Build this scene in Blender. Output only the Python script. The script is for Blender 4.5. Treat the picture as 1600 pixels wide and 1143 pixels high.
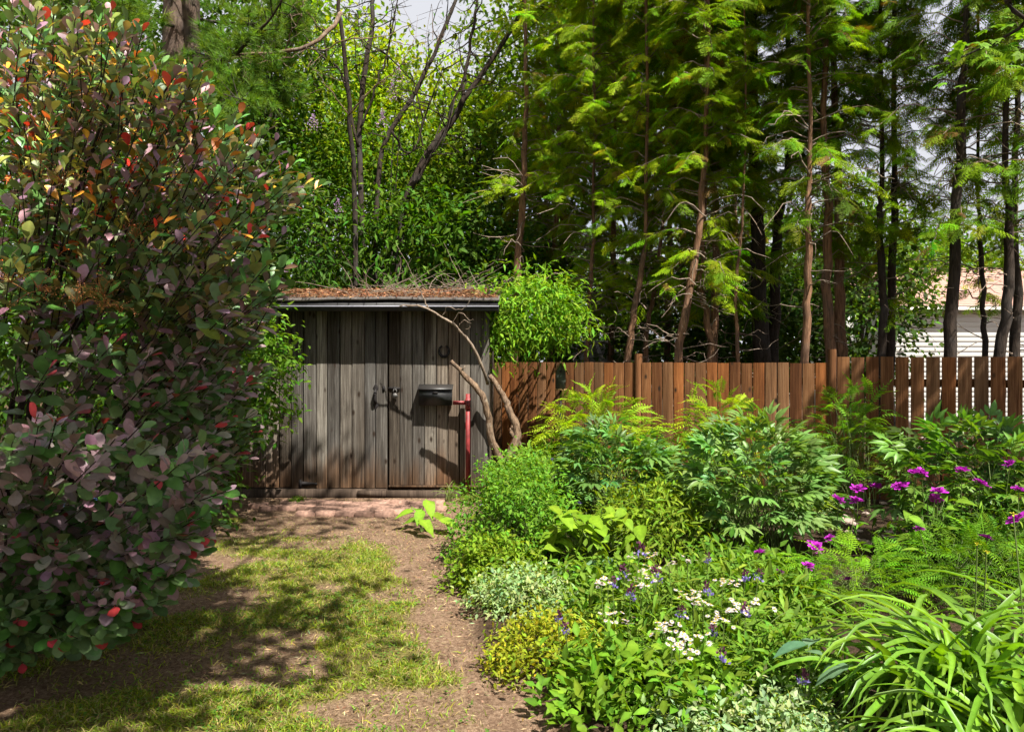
import bpy, math, random
import numpy as np
from mathutils import Vector, Matrix

for o in list(bpy.data.objects):
    bpy.data.objects.remove(o)
random.seed(11)
rng = np.random.default_rng(11)
scene = bpy.context.scene
col = scene.collection
R = math.radians

# ------------------------------------------------------------------ camera
CAMZ, HY, F = 1.62, 562.0, 1150.0          # eye height, horizon row, focal length in photo pixels
cam_d = bpy.data.cameras.new('camera')
cam = bpy.data.objects.new('camera', cam_d)
col.objects.link(cam)
cam.location = (0, 0, CAMZ)
cam.rotation_euler = (R(90), 0, 0)
cam_d.sensor_width = 36
cam_d.lens = 36 * F / 1600
cam_d.shift_y = -9.5 / 1600
cam_d.clip_start = 0.05
cam_d.clip_end = 800
scene.camera = cam

def at(px, py, Y):
    return np.array([(px - 800) / F * Y, Y, CAMZ - (py - HY) / F * Y])

# ------------------------------------------------------------------ world and sun
SUN_EL, SUN_AZ = 57.0, 36.0                 # azimuth: degrees to the right of straight behind the camera
w = bpy.data.worlds.new('World')
scene.world = w
w.use_nodes = True
nt = w.node_tree
nt.nodes.clear()
sky = nt.nodes.new('ShaderNodeTexSky')
sky.sky_type = 'NISHITA'
sky.sun_disc = False
sky.sun_elevation = R(SUN_EL)
sky.sun_rotation = R(180 - SUN_AZ)
sky.dust_density = 2.0
bg = nt.nodes.new('ShaderNodeBackground')
bg.inputs['Strength'].default_value = 0.05
tc = nt.nodes.new('ShaderNodeTexCoord')
nz = nt.nodes.new('ShaderNodeTexNoise')
nz.inputs['Scale'].default_value = 2.2
nz.inputs['Detail'].default_value = 6
rmp = nt.nodes.new('ShaderNodeValToRGB')
rmp.color_ramp.elements[0].position = 0.22
rmp.color_ramp.elements[1].position = 0.46
mx = nt.nodes.new('ShaderNodeMix')
mx.data_type = 'RGBA'
mx.inputs['B'].default_value = (5.6, 5.7, 6.1, 1)      # sunlit cloud, in the sky texture's own units
out = nt.nodes.new('ShaderNodeOutputWorld')
nt.links.new(tc.outputs['Generated'], nz.inputs['Vector'])
nt.links.new(nz.outputs['Fac'], rmp.inputs['Fac'])
nt.links.new(rmp.outputs['Color'], mx.inputs['Factor'])
nt.links.new(sky.outputs['Color'], mx.inputs['A'])
nt.links.new(mx.outputs['Result'], bg.inputs['Color'])
nt.links.new(bg.outputs['Background'], out.inputs['Surface'])

sun_d = bpy.data.lights.new('sun', 'SUN')
sun_d.energy = 5.0
sun_d.angle = R(0.53)
sun_d.color = (1.0, 0.95, 0.86)
sun = bpy.data.objects.new('sun', sun_d)
col.objects.link(sun)
SD = np.array([math.sin(R(SUN_AZ)) * math.cos(R(SUN_EL)), -math.cos(R(SUN_AZ)) * math.cos(R(SUN_EL)), math.sin(R(SUN_EL))])
sun.rotation_euler = Vector(SD).to_track_quat('Z', 'Y').to_euler()
sun.location = (8, -10, 20)

scene.view_settings.view_transform = 'Standard'
scene.view_settings.look = 'None'
scene.view_settings.exposure = 1.5
scene.view_settings.gamma = 1.0
scene.view_settings.use_curve_mapping = False
scene.render.engine = 'CYCLES'
scene.cycles.max_bounces = 4
scene.cycles.diffuse_bounces = 2
scene.cycles.glossy_bounces = 2
scene.cycles.transmission_bounces = 2
scene.cycles.use_adaptive_sampling = True
scene.cycles.adaptive_threshold = 0.03
scene.cycles.transparent_max_bounces = 4
scene.cycles.use_denoising = True

# ------------------------------------------------------------------ node helpers
def new_mat(name):
    m = bpy.data.materials.new(name)
    m.use_nodes = True
    t = m.node_tree
    t.nodes.clear()
    o = t.nodes.new('ShaderNodeOutputMaterial')
    return m, t, o

def N(t, kind, **kw):
    n = t.nodes.new(kind)
    for k, v in kw.items():
        if k in n.inputs:
            n.inputs[k].default_value = v
        else:
            setattr(n, k, v)
    return n

def L(t, a, b):
    t.links.new(a, b)

def mixc(t, fac, a, b, blend='MIX'):
    n = t.nodes.new('ShaderNodeMix')
    n.data_type = 'RGBA'
    n.blend_type = blend
    for s, v in (('Factor', fac), ('A', a), ('B', b)):
        if hasattr(v, 'links'):
            t.links.new(v, n.inputs[s])
        elif s == 'Factor':
            n.inputs[s].default_value = v
        else:
            n.inputs[s].default_value = (*v, 1)
    return n.outputs['Result']

def ramp(t, src, *stops):
    n = t.nodes.new('ShaderNodeValToRGB')
    e = n.color_ramp.elements
    while len(e) < len(stops):
        e.new(0.5)
    for k, (p, c) in enumerate(stops):
        e[k].position = p
        e[k].color = (*c, 1) if len(c) == 3 else c
    t.links.new(src, n.inputs['Fac'])
    return n.outputs['Color']

def noise(t, vec, scale, detail=4, rough=0.55, dist=0.0):
    n = N(t, 'ShaderNodeTexNoise', Scale=scale, Detail=detail, Roughness=rough, Distortion=dist)
    if vec is not None:
        t.links.new(vec, n.inputs['Vector'])
    return n.outputs['Fac']

def mapped(t, src, scale):
    n = t.nodes.new('ShaderNodeMapping')
    n.inputs['Scale'].default_value = scale
    t.links.new(src, n.inputs['Vector'])
    return n.outputs['Vector']

def bump(t, h, strength, dist):
    n = N(t, 'ShaderNodeBump', Strength=strength, Distance=dist)
    t.links.new(h, n.inputs['Height'])
    return n.outputs['Normal']

def principled(t, o, base, rough=0.7, spec=0.3, normal=None, metal=0.0):
    p = N(t, 'ShaderNodeBsdfPrincipled')
    if hasattr(base, 'links'):
        t.links.new(base, p.inputs['Base Color'])
    else:
        p.inputs['Base Color'].default_value = (*base, 1)
    if hasattr(rough, 'links'):
        t.links.new(rough, p.inputs['Roughness'])
    else:
        p.inputs['Roughness'].default_value = rough
    p.inputs['Specular IOR Level'].default_value = spec
    p.inputs['Metallic'].default_value = metal
    if normal is not None:
        t.links.new(normal, p.inputs['Normal'])
    if o is not None:
        t.links.new(p.outputs['BSDF'], o.inputs['Surface'])
    return p

def leaf_mat(name, rough=0.55, spec=0.09, trans=0.42, tint=(1.35, 1.3, 0.22), back=None):
    """leaf: colour = per-leaf tint attribute x object colour, part of the light goes through"""
    m, t, o = new_mat(name)
    a = N(t, 'ShaderNodeAttribute', attribute_name='tint')
    oi = t.nodes.new('ShaderNodeObjectInfo')
    c = mixc(t, 1.0, a.outputs['Color'], oi.outputs['Color'], 'MULTIPLY')
    tcn = t.nodes.new('ShaderNodeTexCoord')
    g = t.nodes.new('ShaderNodeNewGeometry')
    nn = noise(t, g.outputs['Position'], 38, 3)
    c = mixc(t, 1.0, c, ramp(t, nn, (0.25, (0.78, 0.78, 0.78)), (0.75, (1.18, 1.18, 1.18))), 'MULTIPLY')
    cf = c
    if back is not None:
        cf = mixc(t, g.outputs['Backfacing'], c, mixc(t, 0.6, c, back))
    p = principled(t, None, cf, rough, spec)
    tr = t.nodes.new('ShaderNodeBsdfTranslucent')
    L(t, mixc(t, 1.0, c, tint, 'MULTIPLY'), tr.inputs['Color'])
    ms = t.nodes.new('ShaderNodeMixShader')
    ms.inputs[0].default_value = trans
    L(t, p.outputs['BSDF'], ms.inputs[1])
    L(t, tr.outputs['BSDF'], ms.inputs[2])
    L(t, ms.outputs['Shader'], o.inputs['Surface'])
    return m

def bark_mat(name, dark, light, sc=(14, 14, 2.2), moss=None):
    m, t, o = new_mat(name)
    g = t.nodes.new('ShaderNodeNewGeometry')
    v = mapped(t, g.outputs['Position'], sc)
    n1 = noise(t, v, 2.2, 6, 0.65, 0.6)
    n2 = noise(t, g.outputs['Position'], 3.1, 3)
    c = ramp(t, n1, (0.32, dark), (0.68, light))
    c = mixc(t, ramp(t, n2, (0.45, (0, 0, 0)), (0.7, (0.5, 0.5, 0.5))), c, tuple(0.6 * d + 0.05 for d in dark))
    if moss:
        n3 = noise(t, g.outputs['Position'], 9, 4)
        c = mixc(t, ramp(t, n3, (0.55, (0, 0, 0)), (0.7, (0.8, 0.8, 0.8))), c, moss)
    principled(t, o, c, 0.9, 0.12, bump(t, n1, 0.9, 0.02))
    return m

def plain_mat(name, c, rough=0.6, spec=0.3, metal=0.0, var=0.15, nscale=30, bmp=0.15):
    m, t, o = new_mat(name)
    tcn = t.nodes.new('ShaderNodeTexCoord')
    n1 = noise(t, tcn.outputs['Object'], nscale, 5)
    cc = ramp(t, n1, (0.3, tuple(x * (1 - var) for x in c)), (0.7, tuple(min(1, x * (1 + var)) for x in c)))
    principled(t, o, cc, rough, spec, bump(t, n1, bmp, 0.004), metal)
    return m

def wood_mat(name, ramp_stops, rand_stops, stain=None, foot=None, knots=0.0, sat=1.0):
    """vertical boards: stretched grain, knots, each board its own tone"""
    m, t, o = new_mat(name)
    g = t.nodes.new('ShaderNodeNewGeometry')
    oi = t.nodes.new('ShaderNodeObjectInfo')
    off = N(t, 'ShaderNodeVectorMath', operation='SCALE')
    off.inputs[0].default_value = (37, 11, 23)
    L(t, oi.outputs['Random'], off.inputs['Scale'])
    add = N(t, 'ShaderNodeVectorMath', operation='ADD')
    L(t, g.outputs['Position'], add.inputs[0])
    L(t, off.outputs['Vector'], add.inputs[1])
    grain = noise(t, mapped(t, add.outputs['Vector'], (60, 60, 1.6)), 1.0, 7, 0.7, 0.8)
    broad = noise(t, mapped(t, add.outputs['Vector'], (9, 9, 0.9)), 1.0, 4, 0.6, 0.4)
    c = ramp(t, grain, *ramp_stops)
    c = mixc(t, 1.0, c, ramp(t, oi.outputs['Random'], *rand_stops), 'MULTIPLY')
    c = mixc(t, 1.0, c, ramp(t, broad, (0.3, (0.62, 0.6, 0.58)), (0.7, (1.2, 1.2, 1.2))), 'MULTIPLY')
    sep = t.nodes.new('ShaderNodeSeparateXYZ')
    L(t, g.outputs['Position'], sep.inputs[0])
    if foot:
        # splash-back: earth and rot creep up the foot of the boards in uneven tongues
        n2 = noise(t, mapped(t, g.outputs['Position'], (7, 7, 1.2)), 1.0, 4)
        ma = N(t, 'ShaderNodeMath', operation='MULTIPLY_ADD')
        ma.inputs[1].default_value = 0.9
        L(t, n2, ma.inputs[0])
        L(t, sep.outputs['Z'], ma.inputs[2])
        f = ramp(t, ma.outputs['Value'], (0.62, (1, 1, 1)), (1.0, (0, 0, 0)))
        c = mixc(t, f, c, mixc(t, 1.0, c, foot, 'MULTIPLY'))
    if stain:
        n3 = noise(t, mapped(t, g.outputs['Position'], (4.2, 4.2, 0.42)), 1.0, 4, 0.6, 0.3)
        c = mixc(t, ramp(t, n3, (0.52, (0, 0, 0)), (0.66, (0.85, 0.85, 0.85))), c, mixc(t, 1.0, c, stain, 'MULTIPLY'))
    hgt = grain
    if knots:
        vo = N(t, 'ShaderNodeTexVoronoi', Scale=1.0, Randomness=1.0)
        L(t, mapped(t, add.outputs['Vector'], (7.2, 0.01, 3.4)), vo.inputs['Vector'])
        k = ramp(t, vo.outputs['Distance'], (0.06, (1, 1, 1)), (0.10, (0.6, 0.6, 0.6)), (0.16, (0, 0, 0)))
        c = mixc(t, k, c, (0.022, 0.014, 0.009))
    principled(t, o, c, 0.85, 0.15, bump(t, hgt, 0.5, 0.006))
    return m

# ------------------------------------------------------------------ materials
M = {}
M['leaf'] = leaf_mat('leaf')
M['leaf_gloss'] = leaf_mat('leaf_gloss', 0.42, 0.30, 0.36)
M['leaf_smoke'] = leaf_mat('leaf_smoke', 0.42, 0.50, 0.26, (1.05, 1.05, 0.6), back=(0.10, 0.10, 0.07))
M['blade'] = leaf_mat('blade', 0.40, 0.30, 0.38)
M['grass'] = leaf_mat('grass', 0.55, 0.25, 0.4, (1.2, 1.15, 0.5))
M['petal'] = leaf_mat('petal', 0.6, 0.2, 0.3, (1.1, 1.0, 1.0))
M['stem'] = plain_mat('stem', (0.09, 0.13, 0.03), 0.6)
M['twig'] = bark_mat('twig', (0.10, 0.07, 0.05), (0.32, 0.25, 0.19))
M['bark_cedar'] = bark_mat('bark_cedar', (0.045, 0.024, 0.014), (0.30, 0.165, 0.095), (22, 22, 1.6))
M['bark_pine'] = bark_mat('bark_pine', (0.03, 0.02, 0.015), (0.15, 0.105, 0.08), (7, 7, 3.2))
M['bark_dark'] = bark_mat('bark_dark', (0.012, 0.009, 0.007), (0.055, 0.040, 0.030), (16, 16, 3))  # shade put into the colour: bark darkened for the trunks behind the shed
M['bark_old'] = bark_mat('bark_old', (0.05, 0.03, 0.02), (0.25, 0.17, 0.11), (18, 18, 4), moss=(0.30, 0.26, 0.20))
M['shed_board'] = wood_mat('shed_board', [(0.28, (0.022, 0.018, 0.015)), (0.5, (0.098, 0.088, 0.076)), (0.72, (0.215, 0.203, 0.18))],
    [(0.0, (0.50, 0.44, 0.38)), (0.25, (1.05, 1.02, 0.98)), (0.5, (0.68, 0.70, 0.73)), (0.72, (1.05, 0.84, 0.68)), (1.0, (1.5, 1.52, 1.5))],
    stain=(0.34, 0.29, 0.25), foot=(1.0, 0.66, 0.45), knots=1.0)
M['fence_board'] = wood_mat('fence_board', [(0.3, (0.085, 0.034, 0.013)), (0.55, (0.215, 0.102, 0.043)), (0.8, (0.34, 0.195, 0.105))],
    [(0.0, (0.50, 0.40, 0.33)), (0.2, (1.15, 1.05, 0.95)), (0.4, (0.66, 0.76, 0.88)), (0.6, (1.35, 1.02, 0.70)), (0.8, (0.70, 0.62, 0.55)), (1.0, (1.15, 1.25, 1.4))],
    stain=(0.62, 0.58, 0.55), knots=1.0)
M['beam'] = wood_mat('beam', [(0.3, (0.022, 0.015, 0.011)), (0.7, (0.095, 0.068, 0.05))], [(0, (0.9, 0.9, 0.9)), (1, (1.1, 1.1, 1.1))])
M['black_metal'] = plain_mat('black_metal', (0.012, 0.012, 0.013), 0.42, 0.5, 0.0, 0.3)
M['iron'] = plain_mat('iron', (0.010, 0.008, 0.008), 0.75, 0.3, 0.0, 0.4)
M['steel'] = plain_mat('steel', (0.10, 0.095, 0.09), 0.55, 0.5, 0.3, 0.3)
M['red_paint'] = plain_mat('red_paint', (0.17, 0.018, 0.018), 0.55, 0.4, 0, 0.35, 18)
M['fascia'] = plain_mat('fascia', (0.018, 0.017, 0.018), 0.6, 0.3, 0, 0.3)
M['drip'] = plain_mat('drip', (0.22, 0.22, 0.26), 0.5, 0.4, 0.2, 0.2)
M['felt'] = plain_mat('felt', (0.10, 0.088, 0.08), 0.95, 0.1, 0, 0.35, 40, 0.5)
M['siding'] = plain_mat('siding', (0.72, 0.70, 0.66), 0.55, 0.3, 0, 0.05, 6)
M['soffit'] = plain_mat('soffit', (0.42, 0.36, 0.26), 0.7, 0.2, 0, 0.08, 6)
M['trim'] = plain_mat('trim', (0.62, 0.56, 0.50), 0.5, 0.3, 0, 0.06, 6)
M['roof_pink'] = plain_mat('roof_pink', (0.36, 0.22, 0.18), 0.95, 0.1, 0, 0.3, 60, 0.6)
M['roof_grey'] = plain_mat('roof_grey', (0.34, 0.31, 0.30), 0.95, 0.1, 0, 0.3, 60, 0.6)
M['brick'] = plain_mat('brick', (0.27, 0.165, 0.125), 0.95, 0.1, 0, 0.4, 24, 0.7)
M['blue'] = plain_mat('blue', (0.06, 0.15, 0.30), 0.5, 0.4, 0, 0.15, 9)
M['clay'] = plain_mat('clay', (0.45, 0.19, 0.11), 0.9, 0.2, 0, 0.2, 12)
M['bird_wall'] = plain_mat('bird_wall', (0.07, 0.085, 0.065), 0.8, 0.2, 0, 0.3, 20)
M['bird_roof'] = plain_mat('bird_roof', (0.36, 0.23, 0.10), 0.85, 0.2, 0, 0.3, 20)
M['stone'] = plain_mat('stone', (0.33, 0.25, 0.21), 0.95, 0.1, 0, 0.3, 14, 0.6)
M['litter'] = leaf_mat('litter', 0.85, 0.1, 0.12, (1, 1, 1))

# ground: bare earth against thatchy turf by a mask attribute
def ground_mat():
    m, t, o = new_mat('ground')
    g = t.nodes.new('ShaderNodeNewGeometry')
    P = g.outputs['Position']
    a = N(t, 'ShaderNodeAttribute', attribute_name='tint')
    sp = t.nodes.new('ShaderNodeSeparateColor')
    L(t, a.outputs['Color'], sp.inputs['Color'])
    n1 = noise(t, P, 5, 7, 0.65)
    n2 = noise(t, P, 46, 6, 0.7)
    n3 = noise(t, P, 190, 3, 0.6)
    dirt = ramp(t, n2, (0.28, (0.085, 0.050, 0.033)), (0.5, (0.235, 0.155, 0.102)), (0.74, (0.42, 0.31, 0.215)))
    dirt = mixc(t, 1.0, dirt, ramp(t, n1, (0.3, (0.68, 0.64, 0.62)), (0.7, (1.12, 1.1, 1.08))), 'MULTIPLY')
    turf = ramp(t, n2, (0.28, (0.06, 0.05, 0.018)), (0.52, (0.15, 0.13, 0.038)), (0.76, (0.27, 0.23, 0.075)))
    mulch = ramp(t, n2, (0.3, (0.018, 0.011, 0.007)), (0.72, (0.10, 0.065, 0.04)))
    c = mixc(t, sp.outputs['Red'], turf, dirt)
    c = mixc(t, sp.outputs['Green'], c, mulch)
    c = mixc(t, 1.0, c, ramp(t, n3, (0.3, (0.7, 0.7, 0.7)), (0.7, (1.25, 1.25, 1.25))), 'MULTIPLY')
    hh = N(t, 'ShaderNodeMath', operation='ADD')
    L(t, n2, hh.inputs[0])
    L(t, n3, hh.inputs[1])
    principled(t, o, c, 0.95, 0.08, bump(t, hh.outputs['Value'], 0.9, 0.02))
    return m
M['ground'] = ground_mat()

# ------------------------------------------------------------------ mesh helpers
def mesh_np(name, V, Fs, mat, C=None, smooth=False):
    me = bpy.data.meshes.new(name)
    V = np.asarray(V, np.float32)
    me.vertices.add(len(V))
    me.vertices.foreach_set('co', V.ravel())
    Fs = [np.asarray(f, np.int32) for f in Fs if len(f)]
    loops = np.concatenate([f.ravel() for f in Fs])
    tot = np.concatenate([np.full(len(f), f.shape[1], np.int32) for f in Fs])
    start = np.concatenate([[0], np.cumsum(tot)[:-1]]).astype(np.int32)
    me.loops.add(len(loops))
    me.loops.foreach_set('vertex_index', loops)
    me.polygons.add(len(tot))
    me.polygons.foreach_set('loop_start', start)
    me.polygons.foreach_set('loop_total', tot)
    if smooth:
        me.polygons.foreach_set('use_smooth', np.ones(len(tot), bool))
    at_ = me.attributes.new('tint', 'FLOAT_COLOR', 'POINT')
    cc = np.ones((len(V), 4), np.float32)
    if C is not None:
        cc[:, :3] = C
    at_.data.foreach_set('color', cc.ravel())
    me.update(calc_edges=True)
    me.validate()
    if mat is not None:
        me.materials.append(mat)
    return me

def ob(name, me, parent=None, base=None):
    o = bpy.data.objects.new(name, me)
    col.objects.link(o)
    if parent is not None:
        o.parent = parent
    return o

def tag(o, label=None, cat=None, group=None, kind=None):
    for k, v in (('label', label), ('category', cat), ('group', group), ('kind', kind)):
        if v:
            o[k] = v
    return o

def empty(name, loc, label, cat, group=None):
    o = bpy.data.objects.new(name, None)
    o.empty_display_size = 0.1
    o.location = loc
    col.objects.link(o)
    return tag(o, label, cat, group)

class Geo:
    """collects pieces of one mesh in world space; build() writes them relative to the parent's base"""
    def __init__(s):
        s.V, s.F, s.C, s.n = [], {}, [], 0
    def add(s, V, F, C=None):
        V = np.asarray(V, float)
        if C is None:
            C = np.ones((len(V), 3))
        C = np.broadcast_to(np.asarray(C, float), (len(V), 3))
        F = np.asarray(F, int)
        s.V.append(V); s.C.append(C)
        s.F.setdefault(F.shape[1], []).append(F + s.n)
        s.n += len(V)
        return s
    def box(s, x0, x1, y0, y1, z0, z1, C=None):
        V = [(x, y, z) for x in (x0, x1) for y in (y0, y1) for z in (z0, z1)]
        F = [(0, 1, 3, 2), (4, 6, 7, 5), (0, 4, 5, 1), (2, 3, 7, 6), (0, 2, 6, 4), (1, 5, 7, 3)]
        return s.add(V, F, C)
    def tube(s, pts, rad, k=7, C=None, wob=0.0, cap=True):
        pts = np.asarray(pts, float)
        n = len(pts)
        rad = np.broadcast_to(np.asarray(rad, float), (n,)) if np.ndim(rad) < 1 or len(rad) == n else np.interp(np.linspace(0, 1, n), np.linspace(0, 1, len(rad)), rad)
        T = np.gradient(pts, axis=0)
        T /= np.linalg.norm(T, axis=1, keepdims=True) + 1e-9
        ref = np.where(np.abs(T[:, 2:3]) > 0.9, np.array([[1.0, 0, 0]]), np.array([[0, 0, 1.0]]))
        if abs(T[0, 2]) > 0.6:
            ref = np.array([[1.0, 0.1, 0]]).repeat(n, 0)
        else:
            ref = np.array([[0.05, 0.08, 1.0]]).repeat(n, 0)
        A = np.cross(T, ref); A /= np.linalg.norm(A, axis=1, keepdims=True) + 1e-9
        B = np.cross(T, A)
        th = np.linspace(0, 2 * np.pi, k, endpoint=False)
        rr = rad[:, None] * (1 + wob * rng.normal(size=(n, k)) * 0.5)
        V = pts[:, None] + rr[..., None] * (A[:, None] * np.cos(th)[None, :, None] + B[:, None] * np.sin(th)[None, :, None])
        i = np.arange(n - 1)[:, None] * k
        j = np.arange(k)[None]
        F = np.stack([i + j, i + (j + 1) % k, i + k + (j + 1) % k, i + k + j], -1).reshape(-1, 4)
        n0 = s.n
        s.add(V.reshape(-1, 3), F, C)
        if cap:
            s.F.setdefault(k, []).append(np.array([[n0 + (n - 1) * k + q for q in range(k)], [n0 + q for q in range(k)][::-1]]))
        return s
    def inst(s, tpl, Ms, Ps, Cs=None):
        tV, tF, tC = tpl
        n = len(Ps)
        if n == 0:
            return s
        V = np.einsum('nij,vj->nvi', Ms, tV) + Ps[:, None]
        if Cs is None:
            Cs = np.ones((n, 3))
        C = Cs[:, None, :] * tC[None, :, :]
        F = (tF[None] + (np.arange(n) * len(tV))[:, None, None]).reshape(-1, tF.shape[1])
        return s.add(V.reshape(-1, 3), F, C.reshape(-1, 3))
    def arrays(s, base=(0, 0, 0)):
        return np.concatenate(s.V) - np.asarray(base, float), [np.concatenate(f) for f in s.F.values()], np.concatenate(s.C)
    def mesh(s, name, mat, base=(0, 0, 0), smooth=False):
        V, Fs, C = s.arrays(base)
        return mesh_np(name, V, Fs, mat, C, smooth)
    def build(s, name, mat, parent=None, smooth=False, kind=None):
        base = tuple(parent.matrix_basis.translation) if parent is not None else (0, 0, 0)
        if parent is not None and parent.parent is not None:
            base = tuple(np.array(base) + np.array(parent.parent.matrix_basis.translation))
        o = ob(name, s.mesh(name, mat, base, smooth), parent)
        if kind:
            o['kind'] = kind
        return o

def norm(v):
    return v / (np.linalg.norm(v, axis=-1, keepdims=True) + 1e-9)

def frames(d, n, s=1.0):
    """columns: across, along, normal"""
    d = norm(np.asarray(d, float)); n = np.asarray(n, float)
    x = norm(np.cross(d, n)); z = np.cross(x, d)
    Mx = np.stack([x, d, z], -1)
    s = np.broadcast_to(np.asarray(s, float), (len(d),))
    return Mx * s[:, None, None]

# ------------------------------------------------------------------ leaf templates: (verts, faces, tint)
def prof(kind, t):
    if kind == 'obovate':
        return np.sin(np.pi * np.clip(t, 0, 1) ** 1.55) ** 0.62
    if kind == 'ovate':
        return np.sin(np.pi * np.clip(t, 0, 1) ** 0.68) ** 0.95
    if kind == 'lance':
        return np.sin(np.pi * np.clip(t, 0, 1) ** 0.8) ** 1.05
    return np.sin(np.pi * np.clip(t, 0, 1) ** 0.9) ** 0.9

def leaf_tpl(kind='ovate', wd=0.5, n=5, fold=0.3, curl=0.2, petiole=0.0, rib=1.25, edge=1.0, wave=0.0):
    t = np.linspace(0, 1, n + 1)
    if kind == 'obovate':
        t = np.sin(t * np.pi / 2)
    ww = prof(kind, t) * wd / 2
    ww[0] = max(ww[0], 0.012); ww[-1] = 0.006
    if petiole:
        t = np.concatenate([[-petiole], t]); ww = np.concatenate([[0.012], ww])
        ww[1] = 0.014
    zc = -curl * np.clip(t, 0, 2) ** 2
    wv = wave * np.sin(np.arange(len(t)) * 2.4)
    c = np.stack([0 * t, t, zc], -1)
    l = np.stack([-ww, t, zc + fold * ww + wv * ww], -1)
    r = np.stack([ww, t, zc + fold * ww - wv * ww], -1)
    V = np.concatenate([c, l, r]); k = len(t)
    F = []
    for i in range(k - 1):
        F += [(i, k + k + i, k + k + i + 1, i + 1), (k + i, i, i + 1, k + i + 1)]
    C = np.concatenate([np.full((k, 3), rib), np.full((2 * k, 3), edge)])
    return V, np.array(F), C

def small_tpl(wd=0.55, fold=0.3):
    """two folded triangles pairs: the cheapest leaf"""
    V = np.array([(0, 0, 0), (-wd / 2, 0.45, fold * wd / 2), (wd / 2, 0.45, fold * wd / 2), (0, 1, -0.08), (0, 0.45, 0)])
    F = np.array([(0, 4, 1), (0, 2, 4), (4, 2, 3), (4, 3, 1)])
    return V, F, np.ones((5, 3))

def join_tpl(parts):
    V, Fq, C, n = [], [], [], 0
    for (tV, tF, tC), Mx, P, c in parts:
        V.append(tV @ np.asarray(Mx).T + P); Fq.append(tF + n); C.append(tC * np.asarray(c)); n += len(tV)
    return np.concatenate(V), np.concatenate(Fq), np.concatenate(C)

def strip_tpl(p0, p1, w0, w1):
    p0, p1 = np.array(p0, float), np.array(p1, float)
    d = p1 - p0
    s = norm(np.cross(d, (0, 0, 1.0))[None])[0]
    V = np.array([p0 - s * w0, p0 + s * w0, p1 + s * w1, p1 - s * w1])
    return V, np.array([(0, 1, 2, 3)]), np.ones((4, 3))

def spike_tpl(p0, p1, w0):
    p0, p1 = np.array(p0, float), np.array(p1, float)
    s = norm(np.cross(p1 - p0, (0, 0, 1.0))[None])[0]
    return np.array([p0 - s * w0, p0 + s * w0, p1]), np.array([(0, 1, 2)]), np.ones((3, 3))

def cedar_tpl(seed):
    """flat feathery spray: axis, side branchlets and their own short scaly twigs, with air between"""
    r = np.random.default_rng(seed)
    parts = []
    I = np.eye(3)
    bend = r.uniform(0.15, 0.4)
    axis = lambda t: np.array([0.06 * math.sin(t * 3 + seed), t, -bend * t * t])
    for i in range(4):
        parts.append((spike_tpl(axis(i / 4), axis((i + 1.3) / 4), 0.014), I, 0, (0.8, 0.75, 0.6)))
    for i in range(8):
        t = 0.08 + 0.115 * i
        for sd in (-1, 1):
            p0 = axis(t + 0.04 * sd)
            ln = (0.46 * (1 - t) + 0.13) * r.uniform(0.7, 1.2)
            a = R(r.uniform(30, 55)) * sd
            p1 = p0 + ln * np.array([math.sin(a), math.cos(a), -0.28 - 0.25 * r.random()])
            parts.append((spike_tpl(p0, p1, 0.020), I, 0, (0.92, 0.95, 1)))
            for q in (0.25, 0.55):
                b0 = p0 + (p1 - p0) * q
                for s2 in (-1, 1):
                    a2 = a + s2 * R(r.uniform(28, 48))
                    b1 = b0 + ln * r.uniform(.3, .5) * (1.15 - q) * np.array([math.sin(a2), math.cos(a2), -0.3])
                    parts.append((spike_tpl(b0, b1, 0.017), I, 0, (1.1, 1.06, 1)))
    return join_tpl(parts)

def pinnate_tpl(pairs=8, wd=0.30, ln=0.30, droop=0.35, seed=0):
    r = np.random.default_rng(seed)
    lf = leaf_tpl('lance', wd, 2, 0.35, 0.15)
    parts = []
    ax = lambda t: np.array([0, t, 0.12 * math.sin(t * 3) - droop * t * t])
    I = np.eye(3)
    for i in range(4):
        parts.append((strip_tpl(ax(i / 4), ax((i + 1) / 4), 0.012, 0.009), I, 0, (1, 0.9, 0.7)))
    for i in range(pairs):
        t = 0.2 + 0.76 * i / (pairs - 1)
        s = ln * (math.sin(math.pi * (0.25 + 0.62 * i / (pairs - 1)))) * r.uniform(0.9, 1.1)
        for sd in (-1, 1):
            d = np.array([[sd * 0.92, 0.40, -0.18]])
            parts.append((lf, frames(d, np.array([[0.0, 0, 1]]), s)[0], ax(t), (1, 1, 1)))
    parts.append((lf, frames(np.array([[0, 1.0, -0.5]]), np.array([[0.0, 0, 1]]), ln * 0.7)[0], ax(1.0), (1.1, 1.1, 1)))
    return join_tpl(parts)

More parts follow.
